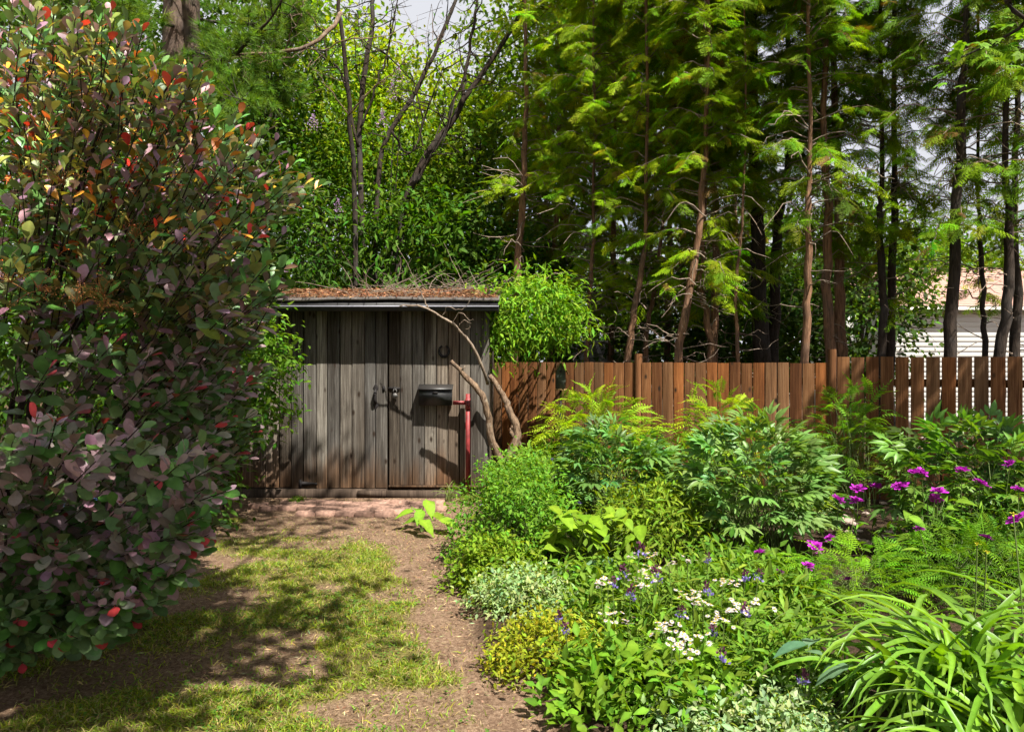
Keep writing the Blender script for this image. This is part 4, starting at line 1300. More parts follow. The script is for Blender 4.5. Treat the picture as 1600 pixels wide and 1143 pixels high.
for k_ in range(K):
    e = tipP[k_]
    o = norm((e - (SB + np.array([0, 0, 1.1])))[None])[0]
    s_ = SB + np.array([rng.normal() * .12, rng.normal() * .12, 0])
    mid = SB + (e - SB) * np.array([.35, .35, .55]) + rng.normal(size=3) * .08
    dirn = norm((e - mid)[None])[0]
    if k_ % 90 == 0:
        stems.tube(smooth_path([s_ + np.array([0, 0, -.03]), mid, e], 9, .012), [.026, .014, .005], 5, cap=False)
    else:
        stems.tube(smooth_path([e - dirn * .30 + rng.normal(size=3) * .03, e], 4), [.004, .002], 3, cap=False)
    nl = int(rng.integers(9, 14))
    rise = (e[2] - .3) / 3.0                       # young coloured growth towards the crown's top
    px, py = in_frame(e[None])
    for i in range(nl):
        t = i / nl
        a = i * 2.4 + k_
        side = np.cross(dirn, (.3, .2, 1.0)); side = norm(side[None])[0]
        s2_ = np.cross(dirn, side)
        rad = side * math.cos(a) + s2_ * math.sin(a)
        LP.append(e - dirn * .26 * (1 - t) + rad * .008)
        LD.append(rad * (1.05 - .75 * t) + dirn * (.45 + .6 * t) + np.array([0, 0, .05]))
        LN.append(dirn * .9 + np.array([0, -.25, 1.1]) + rng.normal(size=3) * .35)
        sz_ = rng.uniform(.066, .108) * (1.0 - .3 * t) * (1.12 if e[2] < 2.2 else .92)
        LS.append(sz_)
        young = t > .72
        r_ = rng.random()
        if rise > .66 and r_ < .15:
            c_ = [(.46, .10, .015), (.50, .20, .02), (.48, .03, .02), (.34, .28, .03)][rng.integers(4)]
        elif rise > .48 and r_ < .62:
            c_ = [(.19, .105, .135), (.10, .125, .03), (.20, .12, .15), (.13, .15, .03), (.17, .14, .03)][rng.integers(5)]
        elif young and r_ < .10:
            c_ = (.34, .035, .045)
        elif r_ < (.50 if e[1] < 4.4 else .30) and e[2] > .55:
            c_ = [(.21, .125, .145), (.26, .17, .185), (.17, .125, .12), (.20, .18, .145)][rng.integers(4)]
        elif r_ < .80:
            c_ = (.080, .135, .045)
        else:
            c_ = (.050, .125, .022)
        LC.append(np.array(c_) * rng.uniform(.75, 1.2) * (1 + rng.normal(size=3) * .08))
stems.build('stems', M['bark_dark'], sb, True)
LP, LD, LN, LS, LC = map(np.array, (LP, LD, LN, LS, LC))
LC = np.clip(LC * (1.5 + .5 * np.clip((LP[:, 2:3] - 1.7) / .8, 0, 1)), .004, .9)  # light put into the tint: upper leaves brightened against the shade on the crown
FRm = frames(LD, LN, LS)
px, py = in_frame(LP)
dist = np.linalg.norm(LP - cam.location, axis=1) if False else np.linalg.norm(LP - np.array([0, 0, CAMZ]), axis=1)
front = -np.einsum('ni,ni->n', norm(LP - (SB + np.array([0, 0, 1.4]))), norm(LP - np.array([0, 0, CAMZ])))
score = LS / dist * np.clip(front + .45, .05, 1.4) * ((px > -5) & (px < 560) & (py > 0) & (py < 1060))
order = np.argsort(-score)
big = order[:300]
rest = order[300:]
ME_SM = []
for v in range(4):
    tV, tF, tC = leaf_tpl('obovate', .56 + .05 * v, 6, .12 + .06 * v, .08 + .08 * v, .35, 1.15, 1.0, .08 * v)
    ME_SM.append(mesh_np('leaf', tV, [tF], M['leaf_smoke'], tC, True))
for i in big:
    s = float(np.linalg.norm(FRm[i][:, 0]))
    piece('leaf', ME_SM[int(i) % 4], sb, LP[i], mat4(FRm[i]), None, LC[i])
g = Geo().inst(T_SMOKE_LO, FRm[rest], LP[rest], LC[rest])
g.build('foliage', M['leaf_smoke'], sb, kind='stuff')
# dried flower panicles
for px_, py_, Y in ((120, 465, 3.1), (190, 475, 3.2), (215, 355, 3.4), (95, 270, 3.2), (60, 440, 2.95), (165, 450, 3.1), (15, 425, 2.9)):
    g = Geo()
    p = at(px_, py_, Y)
    for _ in range(9):
        e = p + rng.normal(size=3) * np.array([.06, .06, .04])
        g.tube(smooth_path([p + np.array([-.05, .08, -.03]), (p + e) / 2 + rng.normal(size=3) * .01, e], 5), [.002, .001], 3, (.35, .16, .06), cap=False)
        n = 14
        g.inst(T_SMW, frames(dirs(n), dirs(n), .007), e + rng.normal(size=(n, 3)) * .016, vary((.46, .21, .07), n, .3, .1))
    g.build('flower_panicle', M['petal'], sb, kind='stuff')

# blue tub and clay pot that show through the gap low in the bush
def pot(name, label, cat, c, r0, r1, h, mat):
    t = empty(name, tuple(c), label, cat)
    th = np.linspace(0, 2 * np.pi, 24, endpoint=False)
    rings = [(r0, 0), (r1, h * .88), (r1 * 1.10, h * .88), (r1 * 1.10, h), (r1 * .97, h), (r0 * .92, .02)]
    V = np.array([(c[0] + r_ * math.cos(a), c[1] + r_ * math.sin(a), c[2] + z) for r_, z in rings for a in th])
    Fq = [(k_ * 24 + i, k_ * 24 + (i + 1) % 24, k_ * 24 + 24 + (i + 1) % 24, k_ * 24 + 24 + i) for k_ in range(5) for i in range(24)]
    g = Geo().add(V, np.array(Fq))
    g.F.setdefault(24, []).append(np.array([[5 * 24 + i for i in range(24)]]))
    g.build('tub' if cat == 'tub' else 'pot_body', mat, t)
    return t
pot('blue_tub', 'pale blue tub half hidden low behind the smoke bush', 'tub', (-3.85, 6.35, -.02), .17, .24, .42, M['blue'])
pot('clay_pot', 'reddish clay pot half hidden low behind the smoke bush', 'pot', (-3.3, 6.3, -.02), .11, .16, .27, M['clay'])

# ---------------------------------------------------------------- old bare stems at the shed corner
OB = at(787, 742, 8.35)
ot = empty('pruned_tree', (OB[0], OB[1], 0), 'old twisted tree with two pruned bare stems at the shed corner', 'tree')
g = Geo()
for pts, rr in [
    ([(787, 775, 8.35), (786, 735, 8.33), (776, 705, 8.30), (766, 678, 8.28), (762, 650, 8.25), (757, 625, 8.22), (745, 605, 8.2), (728, 590, 8.18), (718, 577, 8.16), (704, 564, 8.14)], [.050, .046, .040, .036, .030, .020]),
    ([(788, 775, 8.35), (790, 730, 8.36), (800, 705, 8.38), (808, 682, 8.40), (804, 660, 8.42), (795, 640, 8.43), (790, 625, 8.44), (778, 605, 8.45), (765, 586, 8.45)], [.055, .050, .045, .036, .028]),
    ([(804, 662, 8.42), (799, 676, 8.40), (812, 690, 8.38), (814, 705, 8.4)], [.028, .02, .012]),
]:
    g.tube(smooth_path([at(*p) for p in pts], 26, .005), rr, 10, wob=.16)
g.build('stem', M['bark_old'], ot, True)
g = Geo()
for pts, rr in [
    ([(762, 600, 8.45), (752, 566, 8.3), (735, 535, 8.2), (715, 512, 8.15), (695, 497, 8.1), (670, 482, 8.1), (640, 477, 8.1), (622, 479, 8.12)], [.020, .017, .012, .006]),
    ([(728, 590, 8.18), (722, 580, 8.15), (727, 572, 8.14)], [.012, .006]),
    ([(670, 482, 8.1), (655, 450, 8.05), (640, 435, 8.1)], [.009, .003]), ([(715, 512, 8.15), (725, 500, 8.1), (735, 508, 8.1), (728, 515, 8.1)], [.005, .002]),
    ([(690, 494, 8.1), (700, 480, 8.05), (722, 484, 8.05), (733, 470, 8.0)], [.005, .002]), ([(705, 505, 8.12), (720, 488, 8.05), (732, 500, 8.05), (740, 498, 8.0)], [.005, .002])]:
    g.tube(smooth_path([at(*p) for p in pts], 16, .006), rr, 6, wob=.1)
g.build('branch', M['twig'], ot, True)

# dead brushwood lying on the shed roof
tg = Geo()
for i in range(90):
    x, y = rng.uniform(-2.05, -.35), rng.uniform(8.9, 10.6)
    s_ = np.array([x, y, roof_z(y) + .03])
    d = norm(np.array([[rng.normal(), rng.normal() * .5, abs(rng.normal()) * .35]]))[0]
    e = s_ + d * rng.uniform(.2, .8)
    tg.tube(smooth_path([s_, (s_ + e) / 2 + rng.normal(size=3) * .05, e + np.array([0, 0, .04])], 6, .01), [.006, .004, .0015], 4, cap=False)
tag(tg.build('brushwood', M['twig']), 'tangle of dead bare twigs lying on the shed roof', 'twigs', kind='stuff')
# needle litter on the roof
n = 15000
x, y = rng.uniform(RX0 + .02, RX1 - .02, n), 8.37 + rng.random(n) ** 1.2 * 2.5
g = Geo()
dd = norm(np.stack([rng.normal(size=n), rng.normal(size=n), rng.normal(size=n) * .2], -1))
nn = np.array([0, -.1, 1]) + rng.normal(size=(n, 3)) * .4
heap = .05 * np.exp(-((y - 9.4) / .9) ** 2) * (x < -.4) + .012
Cs = np.where(rng.random((n, 1)) < .3, vary((.30, .17, .09), n, .25, .1), vary((.15, .065, .03), n, .3, .12))
g.inst(small_tpl(.22, .2), frames(dd, nn, rng.uniform(.03, .075, n)), np.stack([x, y, roof_z(y) + heap * rng.random(n)], -1), Cs)
tag(g.build('needle_litter', M['litter']), 'rusty brown needles and leaf litter covering the shed roof', 'litter', kind='stuff')

# ================================================================== FLOWER BED
def zg(x, y):
    return float(ground_z(np.array([x]), np.array([y]))[0])

def leaf_meshes(name, tpls, mat, smooth=True):
    return [mesh_np(name, V, [Fq], mat, C, smooth) for V, Fq, C in tpls]

def clump(name, label, cat, x, y, group=None):
    return empty(name, (x, y, zg(x, y)), label, cat, group)

def stems_to(t, pts, base, spread, rr=.004, mat='stem', name='stems'):
    g = Geo()
    for p in pts:
        b = np.array([base[0] + rng.normal() * spread, base[1] + rng.normal() * spread, -.01])
        g.tube(smooth_path([b, b + (p - b) * np.array([.3, .3, .6]), p], 5, .004), [rr, rr * .7, rr * .4], 4, cap=False)
    return g.build(name, M[mat], t)

def frond_plant(name, label, cat, x, y, rx, ry, h, nl, meshes, size, color, seed, lo=.25, droop=.25, group=None, rr=.005, part='leaf', amt=.25, hfrac=.45, mesh_fill=None):
    """compound leaves, each an object of its own, held out from upright stems"""
    t = clump(name, label, cat, x, y, group)
    u = dirs(nl); u[:, 2] = np.abs(u[:, 2])
    f = lumpy(u, seed, .3) * (lo + (1 - lo) * rng.random(nl) ** .45)
    P = np.array([x, y, h * (1 - hfrac) * .55]) + u * np.array([rx * .72, ry * .72, h * .62]) * f[:, None]
    P[:, 2] = np.clip(P[:, 2], .08, None)
    D = u * np.array([1, 1, .55]) + rng.normal(size=(nl, 3)) * .28 + np.array([0, 0, .25 - droop])
    Nn = np.array([0, 0, 1.0]) + u * .35 + rng.normal(size=(nl, 3)) * .28
    S = size * rng.uniform(.7, 1.15, nl)
    Fm = frames(D, Nn, S)
    C = vary(color, nl, amt, .10)
    for i in range(nl):
        piece(part, meshes[i % len(meshes)], t, P[i], mat4(Fm[i]), None, C[i])
    stems_to(t, P[::3], (x, y), rx * .18, rr)
    return t

ME_SORB = leaf_meshes('leaf', [pinnate_tpl(8, .30, .34, .35 + .1 * s, s) for s in range(3)], M['leaf'])
ME_PEO = leaf_meshes('leaf', [peony_tpl(s) for s in range(4)], M['leaf_gloss'])
SGR = 'feathery leaved shrubs before the fence'
LIME = (0.205, 0.305, 0.016)
frond_plant('false_spirea', 'wide feathery yellow green shrub below the birdhouse', 'shrub', .92, 8.25, 1.0, .55, 1.36, 300, ME_SORB, .25, LIME, 51, group=SGR, rr=.006)
frond_plant('false_spirea', 'feathery yellow green shrub right of the first fence post', 'shrub', 2.28, 8.2, .62, .45, 1.40, 200, ME_SORB, .24, LIME, 52, group=SGR, rr=.006)
frond_plant('false_spirea', 'rounded feathery green shrub in front of the second fence post', 'shrub', 3.62, 7.95, .66, .45, 1.28, 260, ME_SORB, .23, (0.11, 0.215, 0.018), 53, group=SGR, rr=.006)
PGR = 'peony clumps in the bed'
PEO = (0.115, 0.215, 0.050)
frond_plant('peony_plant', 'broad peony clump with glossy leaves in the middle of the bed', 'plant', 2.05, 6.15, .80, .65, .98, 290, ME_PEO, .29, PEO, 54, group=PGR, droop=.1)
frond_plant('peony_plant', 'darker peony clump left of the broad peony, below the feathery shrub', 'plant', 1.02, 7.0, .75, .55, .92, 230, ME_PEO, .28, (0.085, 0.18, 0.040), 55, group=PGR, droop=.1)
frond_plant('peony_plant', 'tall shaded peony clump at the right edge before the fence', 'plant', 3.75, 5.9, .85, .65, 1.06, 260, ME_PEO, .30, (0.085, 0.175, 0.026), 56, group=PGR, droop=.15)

def mound(name, label, x, y, rx, ry, h, K, per, size, color, seed, tpl=T_OV, crad=.05, mat='leaf', group=None, droop=.15, cat='plant', lo=.5, up=1.0, kids=True):
    t = clump(name, label, cat, x, y, group)
    P, O = blob(K, (x, y, 0), (rx, ry, h), seed, lo, .35, half=True)
    P[:, 2] = np.maximum(P[:, 2], .03)
    leaf_clusters(Geo(), tpl, P, O, per, crad, size, color, droop, up, .22, .10).build('foliage', M[mat], t, kind='stuff')
    stems_to(t, P[::4], (x, y), rx * .35, .003)
    return t
mound('mint_plant', 'dense mound of small bright green leaves beside the path', .02, 6.05, .48, .55, .72, 420, 16, .042, (0.115, 0.245, 0.022), 61, T_OV, .05)
mound('mint_plant', 'low yellowish small leaved mound at the path edge below the dense one', -.10, 5.35, .34, .40, .34, 240, 14, .045, (0.155, 0.245, 0.018), 62, T_OV, .05)
mound('amsonia_plant', 'fine willowy leaved clump left of the broad peony', 1.15, 6.0, .55, .5, .62, 330, 14, .075, (0.15, 0.225, 0.018), 63, T_LAN, .06)
mound('cornflower_plant', 'leafy clump with blue star flowers beside the pruned tree', .22, 7.1, .50, .45, .74, 220, 14, .095, (0.135, 0.235, 0.025), 64, T_LAN, .07)
mound('variegated_plant', 'pale frosted green mound at the path edge', .10, 4.68, .36, .34, .26, 330, 12, .036, (0.26, 0.36, 0.145), 65, T_OV, .04)
mound('yellow_groundcover', 'low yellow green groundcover spilling onto the path', .22, 3.95, .36, .42, .17, 300, 12, .034, (0.24, 0.27, 0.018), 66, T_OV, .05)
mound('leafy_perennial', 'light green leafy clump under the white daisies', .98, 4.35, .62, .45, .21, 300, 12, .085, (0.15, 0.245, 0.03), 67, T_LAN, .07)
mound('leafy_perennial', 'leafy green clump right of the white daisies', 1.55, 4.65, .50, .45, .24, 240, 12, .09, (0.13, 0.225, 0.025), 68, T_LAN, .07)
mound('leafy_perennial', 'mid green leafy clump at the lower edge of the bed', .62, 3.45, .45, .32, .17, 230, 12, .07, (0.115, 0.22, 0.016), 69, T_OV, .06)
mound('white_edged_groundcover', 'white and green leaved groundcover beneath the daylily', 1.02, 3.12, .44, .34, .14, 420, 12, .038, (0.27, 0.37, 0.17), 70, T_OV, .045)
ME_FERN = leaf_meshes('leaf', [pinnate_tpl(9, .22, .26, .25 + .15 * s_, 20 + s_) for s_ in range(3)], M['leaf'])
FGR = 'ferny plants beside the daylily'
frond_plant('ferny_plant', 'ferny bright green plant left of the daylily', 'plant', 2.20, 4.75, .60, .5, .42, 230, ME_FERN, .16, (0.125, 0.26, 0.012), 71, group=FGR, rr=.003)
frond_plant('ferny_plant', 'ferny green plant behind the daylily', 'plant', 2.95, 4.75, .62, .5, .56, 260, ME_FERN, .18, (0.09, 0.20, 0.012), 72, group=FGR, rr=.003)
mound('leafy_perennial', 'green leafy clump between the bed path and the peony', 1.75, 5.35, .45, .4, .22, 170, 12, .075, (0.10, 0.20, 0.02), 73, T_OV, .06)
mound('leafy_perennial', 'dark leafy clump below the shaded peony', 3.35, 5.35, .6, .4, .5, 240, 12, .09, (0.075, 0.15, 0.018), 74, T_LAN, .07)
mound('leafy_perennial', 'green leafy clump at the foot of the feathery shrub', 1.75, 7.35, .6, .4, .55, 200, 12, .09, (0.09, 0.18, 0.02), 75, T_LAN, .07)
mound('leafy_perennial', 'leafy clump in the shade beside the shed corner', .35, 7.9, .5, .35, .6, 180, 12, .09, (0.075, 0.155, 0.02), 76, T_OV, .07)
mound('leafy_perennial', 'pale weedy clump in front of the fence with whitish leaves', 2.90, 7.2, .30, .3, .34, 140, 12, .05, (0.22, 0.30, 0.12), 77, T_SMW, .05)
mound('leafy_perennial', 'low leafy clump filling the bed behind the yellow groundcover', .60, 4.85, .40, .35, .24, 240, 12, .065, (0.13, 0.235, 0.022), 78, T_OV, .06)
mound('leafy_perennial', 'green leafy clump under the hosta leaves', 1.30, 3.62, .34, .30, .22, 220, 12, .07, (0.12, 0.22, 0.022), 80, T_LAN, .06)
mound('ivy_plant', 'dark ivy at the foot of the shed corner', -.13, 8.5, .16, .14, .34, 90, 10, .05, (0.07, 0.14, 0.035), 79, T_OV, .04)

# big soft leaves of a young self-sown plant in the bed, and hostas
def bigleaf(name, label, leaves, tplk, mat, color, cat='plant', base=None, wd=.62, group=None):
    """leaves: (px, py, Y, length, direction in degrees (0 = right, 90 = away), tilt)"""
    b = base if base is not None else np.mean([at(*l[:3]) for l in leaves], 0)
    t = clump(name, label, cat, b[0], b[1], group)
    mes = leaf_meshes('leaf', [leaf_tpl(tplk, wd, 7, .22, .28 + .1 * v, .12, 1.25, 1.0, .10 * v) for v in range(3)], M[mat])
    ends = []
    for i, (px, py, Y, ln, az, tilt) in enumerate(leaves):
        c_ = at(px, py, Y)
        d = np.array([[math.cos(R(az)) * math.cos(R(tilt)), math.sin(R(az)) * math.cos(R(tilt)), math.sin(R(tilt))]])
        nn_ = np.array([[rng.normal() * .2, -.25 + rng.normal() * .2, 1.0]])
        p0 = c_ - d[0] * ln * .5
        piece('leaf', mes[i % 3], t, p0, mat4(frames(d, nn_, ln)[0]), None, vary(color, 1, .12, .06)[0])
        ends.append(p0 - d[0] * ln * .10)
    stems_to(t, np.array(ends), (b[0], b[1]), .01, .005)
    return t
bigleaf('sapling', 'lone pale green seedling with drooping leaves at the path end', [(632, 800, 7.1, .20, 200, -5), (650, 792, 7.2, .18, 110, 20), (672, 790, 7.0, .20, -60, -25), (655, 806, 6.9, .17, -100, -35), (690, 806, 7.0, .20, 10, -5), (668, 818, 6.8, .20, -40, -15), (705, 816, 6.9, .24, -5, -12), (640, 812, 7.0, .16, 170, 0)], 'ovate', 'leaf', (0.165, 0.28, 0.022), base=np.array([-.86, 7.0, 0]))
lv = [(850 + 160 * rng.random(), 795 + 70 * rng.random(), 5.35 + .5 * rng.random(), .12 + .08 * rng.random(), rng.uniform(150, 390), rng.uniform(-30, 15)) for _ in range(80)]
bigleaf('broad_leaved_plant', 'lime green broad leaved plant in the middle of the bed', lv, 'ovate', 'leaf', (0.165, 0.265, 0.018), base=np.array([.62, 5.6, 0]))
lv = [(970 + 190 * rng.random(), 1010 + 90 * rng.random(), 3.45 + .2 * rng.random(), .08 + .05 * rng.random(), rng.uniform(150, 390), rng.uniform(-30, 15)) for _ in range(70)]
bigleaf('broad_leaved_plant', 'light green broad leaved plant at the lower edge of the bed', lv, 'ovate', 'leaf', (0.155, 0.26, 0.018), base=np.array([.92, 3.5, 0]))
bigleaf('hosta_plant', 'blue grey broad leaves below the lime green plant', [(912, 888, 5.0, .20, 190, -8), (940, 886, 5.0, .17, -60, -20), (900, 900, 4.95, .16, 220, -5), (925, 905, 4.9, .15, -90, -20), (962, 878, 5.05, .15, 20, 0)], 'ovate', 'leaf', (0.135, 0.235, 0.125), base=np.array([.52, 5.05, 0]), wd=.8)
bigleaf('hosta_plant', 'blue grey hosta with yellow edged leaves beside the daylily', [(1235, 1008, 3.25, .17, 185, -4), (1268, 995, 3.3, .15, 60, 10), (1300, 1043, 3.1, .15, 185, -6), (1265, 1015, 3.2, .13, 120, 0)], 'lance', 'leaf', (0.12, 0.225, 0.125), base=np.array([1.28, 3.2, 0]), wd=.55)
lv = [(1130 + 120 * rng.random(), 950 + 100 * rng.random(), 3.9 + .4 * rng.random(), .12 + .06 * rng.random(), rng.uniform(140, 400), rng.uniform(0, 50)) for _ in range(40)]
bigleaf('lance_leaved_plant', 'upright lance leaved green plant left of the daylily', lv, 'lance', 'leaf', (0.12, 0.22, 0.03), base=np.array([1.35, 4.1, 0]), wd=.30)
lv = [(1405 + 110 * rng.random(), 765 + 80 * rng.random(), 5.0 + .6 * rng.random(), .09 + .05 * rng.random(), rng.uniform(140, 400), rng.uniform(-20, 40)) for _ in range(34)]
bigleaf('lobed_leaved_plant', 'low lobed green plant round the earth patch in the bed', lv, 'ovate', 'leaf', (0.11, 0.21, 0.018), base=np.array([3.0, 5.25, 0]))

# ---------------------------------------------------------------- daylilies
def blade_mesh(ln, lift, wd, seed, kink=False):
    r = np.random.default_rng(seed)
    n = 13
    t = np.linspace(0, 1, n)
    el = R(lift) - (R(lift) + R(r.uniform(20, 55))) * t ** r.uniform(1.1, 1.7)
    if kink:
        el = np.where(t > r.uniform(.5, .65), R(-78), el)
    ds = ln / (n - 1)
    p = np.zeros((n, 3))
    for i in range(1, n):
        p[i] = p[i - 1] + ds * np.array([math.sin(.25 * t[i] * r.uniform(-1, 1)), math.cos(el[i]), math.sin(el[i])])
    ww = wd * np.minimum(1, .75 + t) * (1 - np.clip((t - .45) / .55, 0, 1) ** 1.8) / 2 + .0008
    nrm = np.stack([0 * t, -np.sin(el), np.cos(el)], -1)
    twist = r.uniform(-.5, .5) * t
    sx_ = np.stack([np.cos(twist), 0 * t, 0 * t], -1) + nrm * np.sin(twist)[:, None]
    l = p - sx_ * ww[:, None] + nrm * (ww * .55)[:, None]
    r_ = p + sx_ * ww[:, None] + nrm * (ww * .55)[:, None]
    V = np.concatenate([p, l, r_])
    Fq = []
    for i in range(n - 1):
        Fq += [(i, 2 * n + i, 2 * n + i + 1, i + 1), (n + i, i, i + 1, n + i + 1)]
    sh = np.concatenate([1.25 + 0 * t, np.ones(2 * n)])
    C = np.stack([sh, sh, sh], -1)
    return mesh_np('leaf_blade', V, [np.array(Fq)], M['blade'], C, True)
BL = [blade_mesh(.78, 78, .031, 10 + s) for s in range(10)] + [blade_mesh(.72, 72, .034, 30 + s, True) for s in range(4)] + [blade_mesh(.92, 80, .028, 50 + s) for s in range(5)]
def daylily(label, x, y, nfan, per, spread, bias, scale, color, seed):
    t = clump('daylily', label, 'plant', x, y, 'daylily clumps')
    r = np.random.default_rng(seed)
    for f_ in range(nfan):
        fx, fyy = x + r.normal() * spread, y + r.normal() * spread * .7
        for i in range(per):
            az = r.uniform(0, 360)
            if r.random() < .45:
                az = bias + r.normal() * 45
            sc = scale * r.uniform(.65, 1.12)
            z = zg(fx, fyy) - .01
            rot = Matrix.Rotation(R(az - 90), 4, 'Z') @ Matrix.Rotation(R(r.uniform(-14, 8)), 4, 'X')
            c_ = np.array(color) * r.uniform(.72, 1.3) * (1 + r.normal(size=3) * np.array([.10, .04, .1]))
            piece('leaf_blade', BL[r.integers(len(BL))], t, (fx + r.normal() * .015, fyy + r.normal() * .015, z), rot, (sc * r.uniform(.8, 1.2), sc, sc), c_)
    return t
daylily('large daylily clump with arching strap leaves in the lower right', 1.90, 3.15, 17, 12, .17, 190, 1.08, (0.110, 0.215, 0.018), 1)
daylily('daylily clump with drooping leaves at the bottom right corner', 1.80, 2.62, 9, 10, .14, 215, .88, (0.120, 0.225, 0.018), 2)
daylily('upright daylily at the right edge behind the large clump', 2.62, 3.35, 8, 8, .13, 160, 1.18, (0.110, 0.215, 0.018), 3)
daylily('small strap leaved tuft beneath the white daisies', .52, 3.95, 3, 11, .05, 200, .42, (0.18, 0.29, 0.022), 4)
# grass tuft by the shed
t = clump('grass_tuft', 'tuft of long grass at the foot of the red post', 'grass tuft', sx(703, 8.45), 8.45)
for i in range(26):
    az = random.uniform(0, 360)
    piece('leaf_blade', BL[i % 10], t, (sx(703, 8.45) + random.gauss(0, .02), 8.45 + random.gauss(0, .015), 0), Matrix.Rotation(R(az), 4, 'Z'), (.22, .34 * random.uniform(.6, 1.2), .42 * random.uniform(.7, 1.3)), (.14, .19, .04))

# ---------------------------------------------------------------- flowers
def bloom_mesh(seed, n=46, petal=(.40, .022, .40), core=(.24, .01, .22)):
    r = np.random.default_rng(seed)
    pt = leaf_tpl('obovate', .42, 3, .15, -.1, 0, 1, 1.1)
    parts = []
    for i in range(n):
        t = i / n
        a = i * 2.399
        el = R(82 - 88 * t + r.normal() * 10)
        d = np.array([[math.cos(a) * math.cos(el), math.sin(a) * math.cos(el), math.sin(el)]])
        c_ = np.array(core) * (1 - t) + np.array(petal) * t
        parts.append((pt, frames(d, np.array([[0, 0, 1.0]]) - d * .2 + r.normal(size=(1, 3)) * .25, (.45 + .55 * t) * r.uniform(.8, 1.1))[0], np.zeros(3), c_ * r.uniform(.75, 1.25)))
    V, Fq, C = join_tpl(parts)
    V[:, 2] *= .75
    return mesh_np('bloom', V, [Fq], M['petal'], C)
ME_PUR = [bloom_mesh(s) for s in range(3)]
ME_PURD = [bloom_mesh(9, 30, (.16, .012, .15), (.08, .008, .07))]
def flower_plant(name, label, spots, meshes, size, base, leafc, group=None, stemr=.0035, tiltv=.3):
    t = clump(name, label, 'flower', base[0], base[1], group)
    for px, py, Y in spots:
        p = at(px, py, Y)
        g = Geo()
        b = np.array([p[0] + rng.normal() * .04, p[1] + rng.normal() * .06, -.01])
        q = smooth_path([b, b + (p - b) * .5 + rng.normal(size=3) * .015, p], 7)
        g.tube(q, stemr, 4, cap=False)
        g.build('stem', M['stem'], t)
        rot = Matrix.Rotation(random.uniform(0, 6), 4, 'Z') @ Matrix.Rotation(random.gauss(0, tiltv), 4, 'X') @ Matrix.Rotation(random.gauss(.0, tiltv), 4, 'Y')
        s = size * random.uniform(.82, 1.15)
        piece('bloom', meshes[random.randrange(len(meshes))], t, p, rot, (s, s, s))
    n = len(spots) * 7
    lf = Geo()
    sp = np.array([at(*s_) for s_ in spots])
    b = sp[np.arange(n) % len(sp)].copy()
    b[:, 2] *= rng.uniform(.1, .8, n)
    lf.inst(T_LAN, frames(dirs(n) + np.array([0, 0, .3]), np.array([0, 0, 1.0]) + dirs(n) * .4, rng.uniform(.06, .11, n)), b, vary(leafc, n))
    lf.build('foliage', M['leaf'], t, kind='stuff')
    return t
LG = (0.11, 0.20, 0.02)
PF = 'purple flowers in the bed'
flower_plant('purple_flower', 'purple blooms round the earth patch before the feathery shrub', [(1310, 781, 5.7), (1337, 783, 5.6), (1341, 764, 5.9), (1369, 761, 5.9), (1406, 760, 5.7)], ME_PUR, .072, at(1360, 780, 5.75), LG, PF)
flower_plant('purple_flower', 'purple blooms among the shaded peony at right', [(1430, 739, 5.5), (1440, 738, 5.5), (1466, 768, 5.2), (1461, 779, 5.2), (1503, 735, 5.4), (1532, 755, 5.2), (1578, 724, 5.4), (1592, 765, 5.0), (1588, 812, 4.6)], ME_PUR, .070, at(1500, 760, 5.25), LG, PF)
flower_plant('purple_flower', 'purple blooms left of the earth patch below the peony', [(1187, 863, 5.0), (1268, 849, 5.0), (1275, 855, 4.95), (1263, 884, 4.7), (1297, 841, 5.1)], ME_PUR, .060, at(1250, 860, 4.95), LG, PF)
flower_plant('purple_flower', 'dark fading purple blooms above the daylily leaves', [(1325, 905, 4.5), (1218, 893, 4.6), (1436, 826, 4.7), (1542, 840, 4.5)], ME_PURD, .052, at(1380, 870, 4.6), LG, PF)

def daisy_mesh(seed, heads=6, r_=.030):
    rr = np.random.default_rng(seed)
    pt = leaf_tpl('lance', .30, 2, .1, .1, 0, 1, 1)
    parts = []
    for h_ in range(heads):
        c_ = np.array([rr.normal() * r_, rr.normal() * r_, rr.normal() * r_ * .35])
        tilt = rr.normal(size=2) * .25
        for i in range(11):
            a = i * 2 * math.pi / 11
            d = np.array([[math.cos(a), math.sin(a), .15 + tilt[0] * math.cos(a) + tilt[1] * math.sin(a)]])
            parts.append((pt, frames(d, np.array([[0, 0, 1.0]]), .0135)[0], c_, np.array((.66, .58, .61)) * rr.uniform(.88, 1.08)))
        for i in range(6):
            a = i * math.pi / 3
            d = np.array([[math.cos(a), math.sin(a), .9]])
            parts.append((leaf_tpl('ovate', .9, 2, .1, .5, 0, 1, 1), frames(d, np.array([[0, 0, 1.0]]), .0055)[0], c_ + np.array([0, 0, .002]), (.55, .38, .04)))
    V, Fq, C = join_tpl(parts)
    return mesh_np('flower_cluster', V, [Fq], M['petal'], C)
ME_DAI = [daisy_mesh(s, 5 + s) for s in range(4)]
DF = 'white daisy clusters in the bed'
def sp(lst, Y):
    return [(x, y, Y + (1000 - y) * .006 + random.uniform(-.1, .1)) for x, y in lst]
flower_plant('white_daisy', 'white daisies at the back of the daisy patch', sp([(985, 868), (1000, 890), (995, 905), (1045, 880), (1020, 866), (1023, 888), (1075, 874), (940, 910), (950, 906), (1010, 900), (1000, 912)], 3.55), ME_DAI, 1.15, at(1000, 890, 4.5), LG, DF, .002, .15)
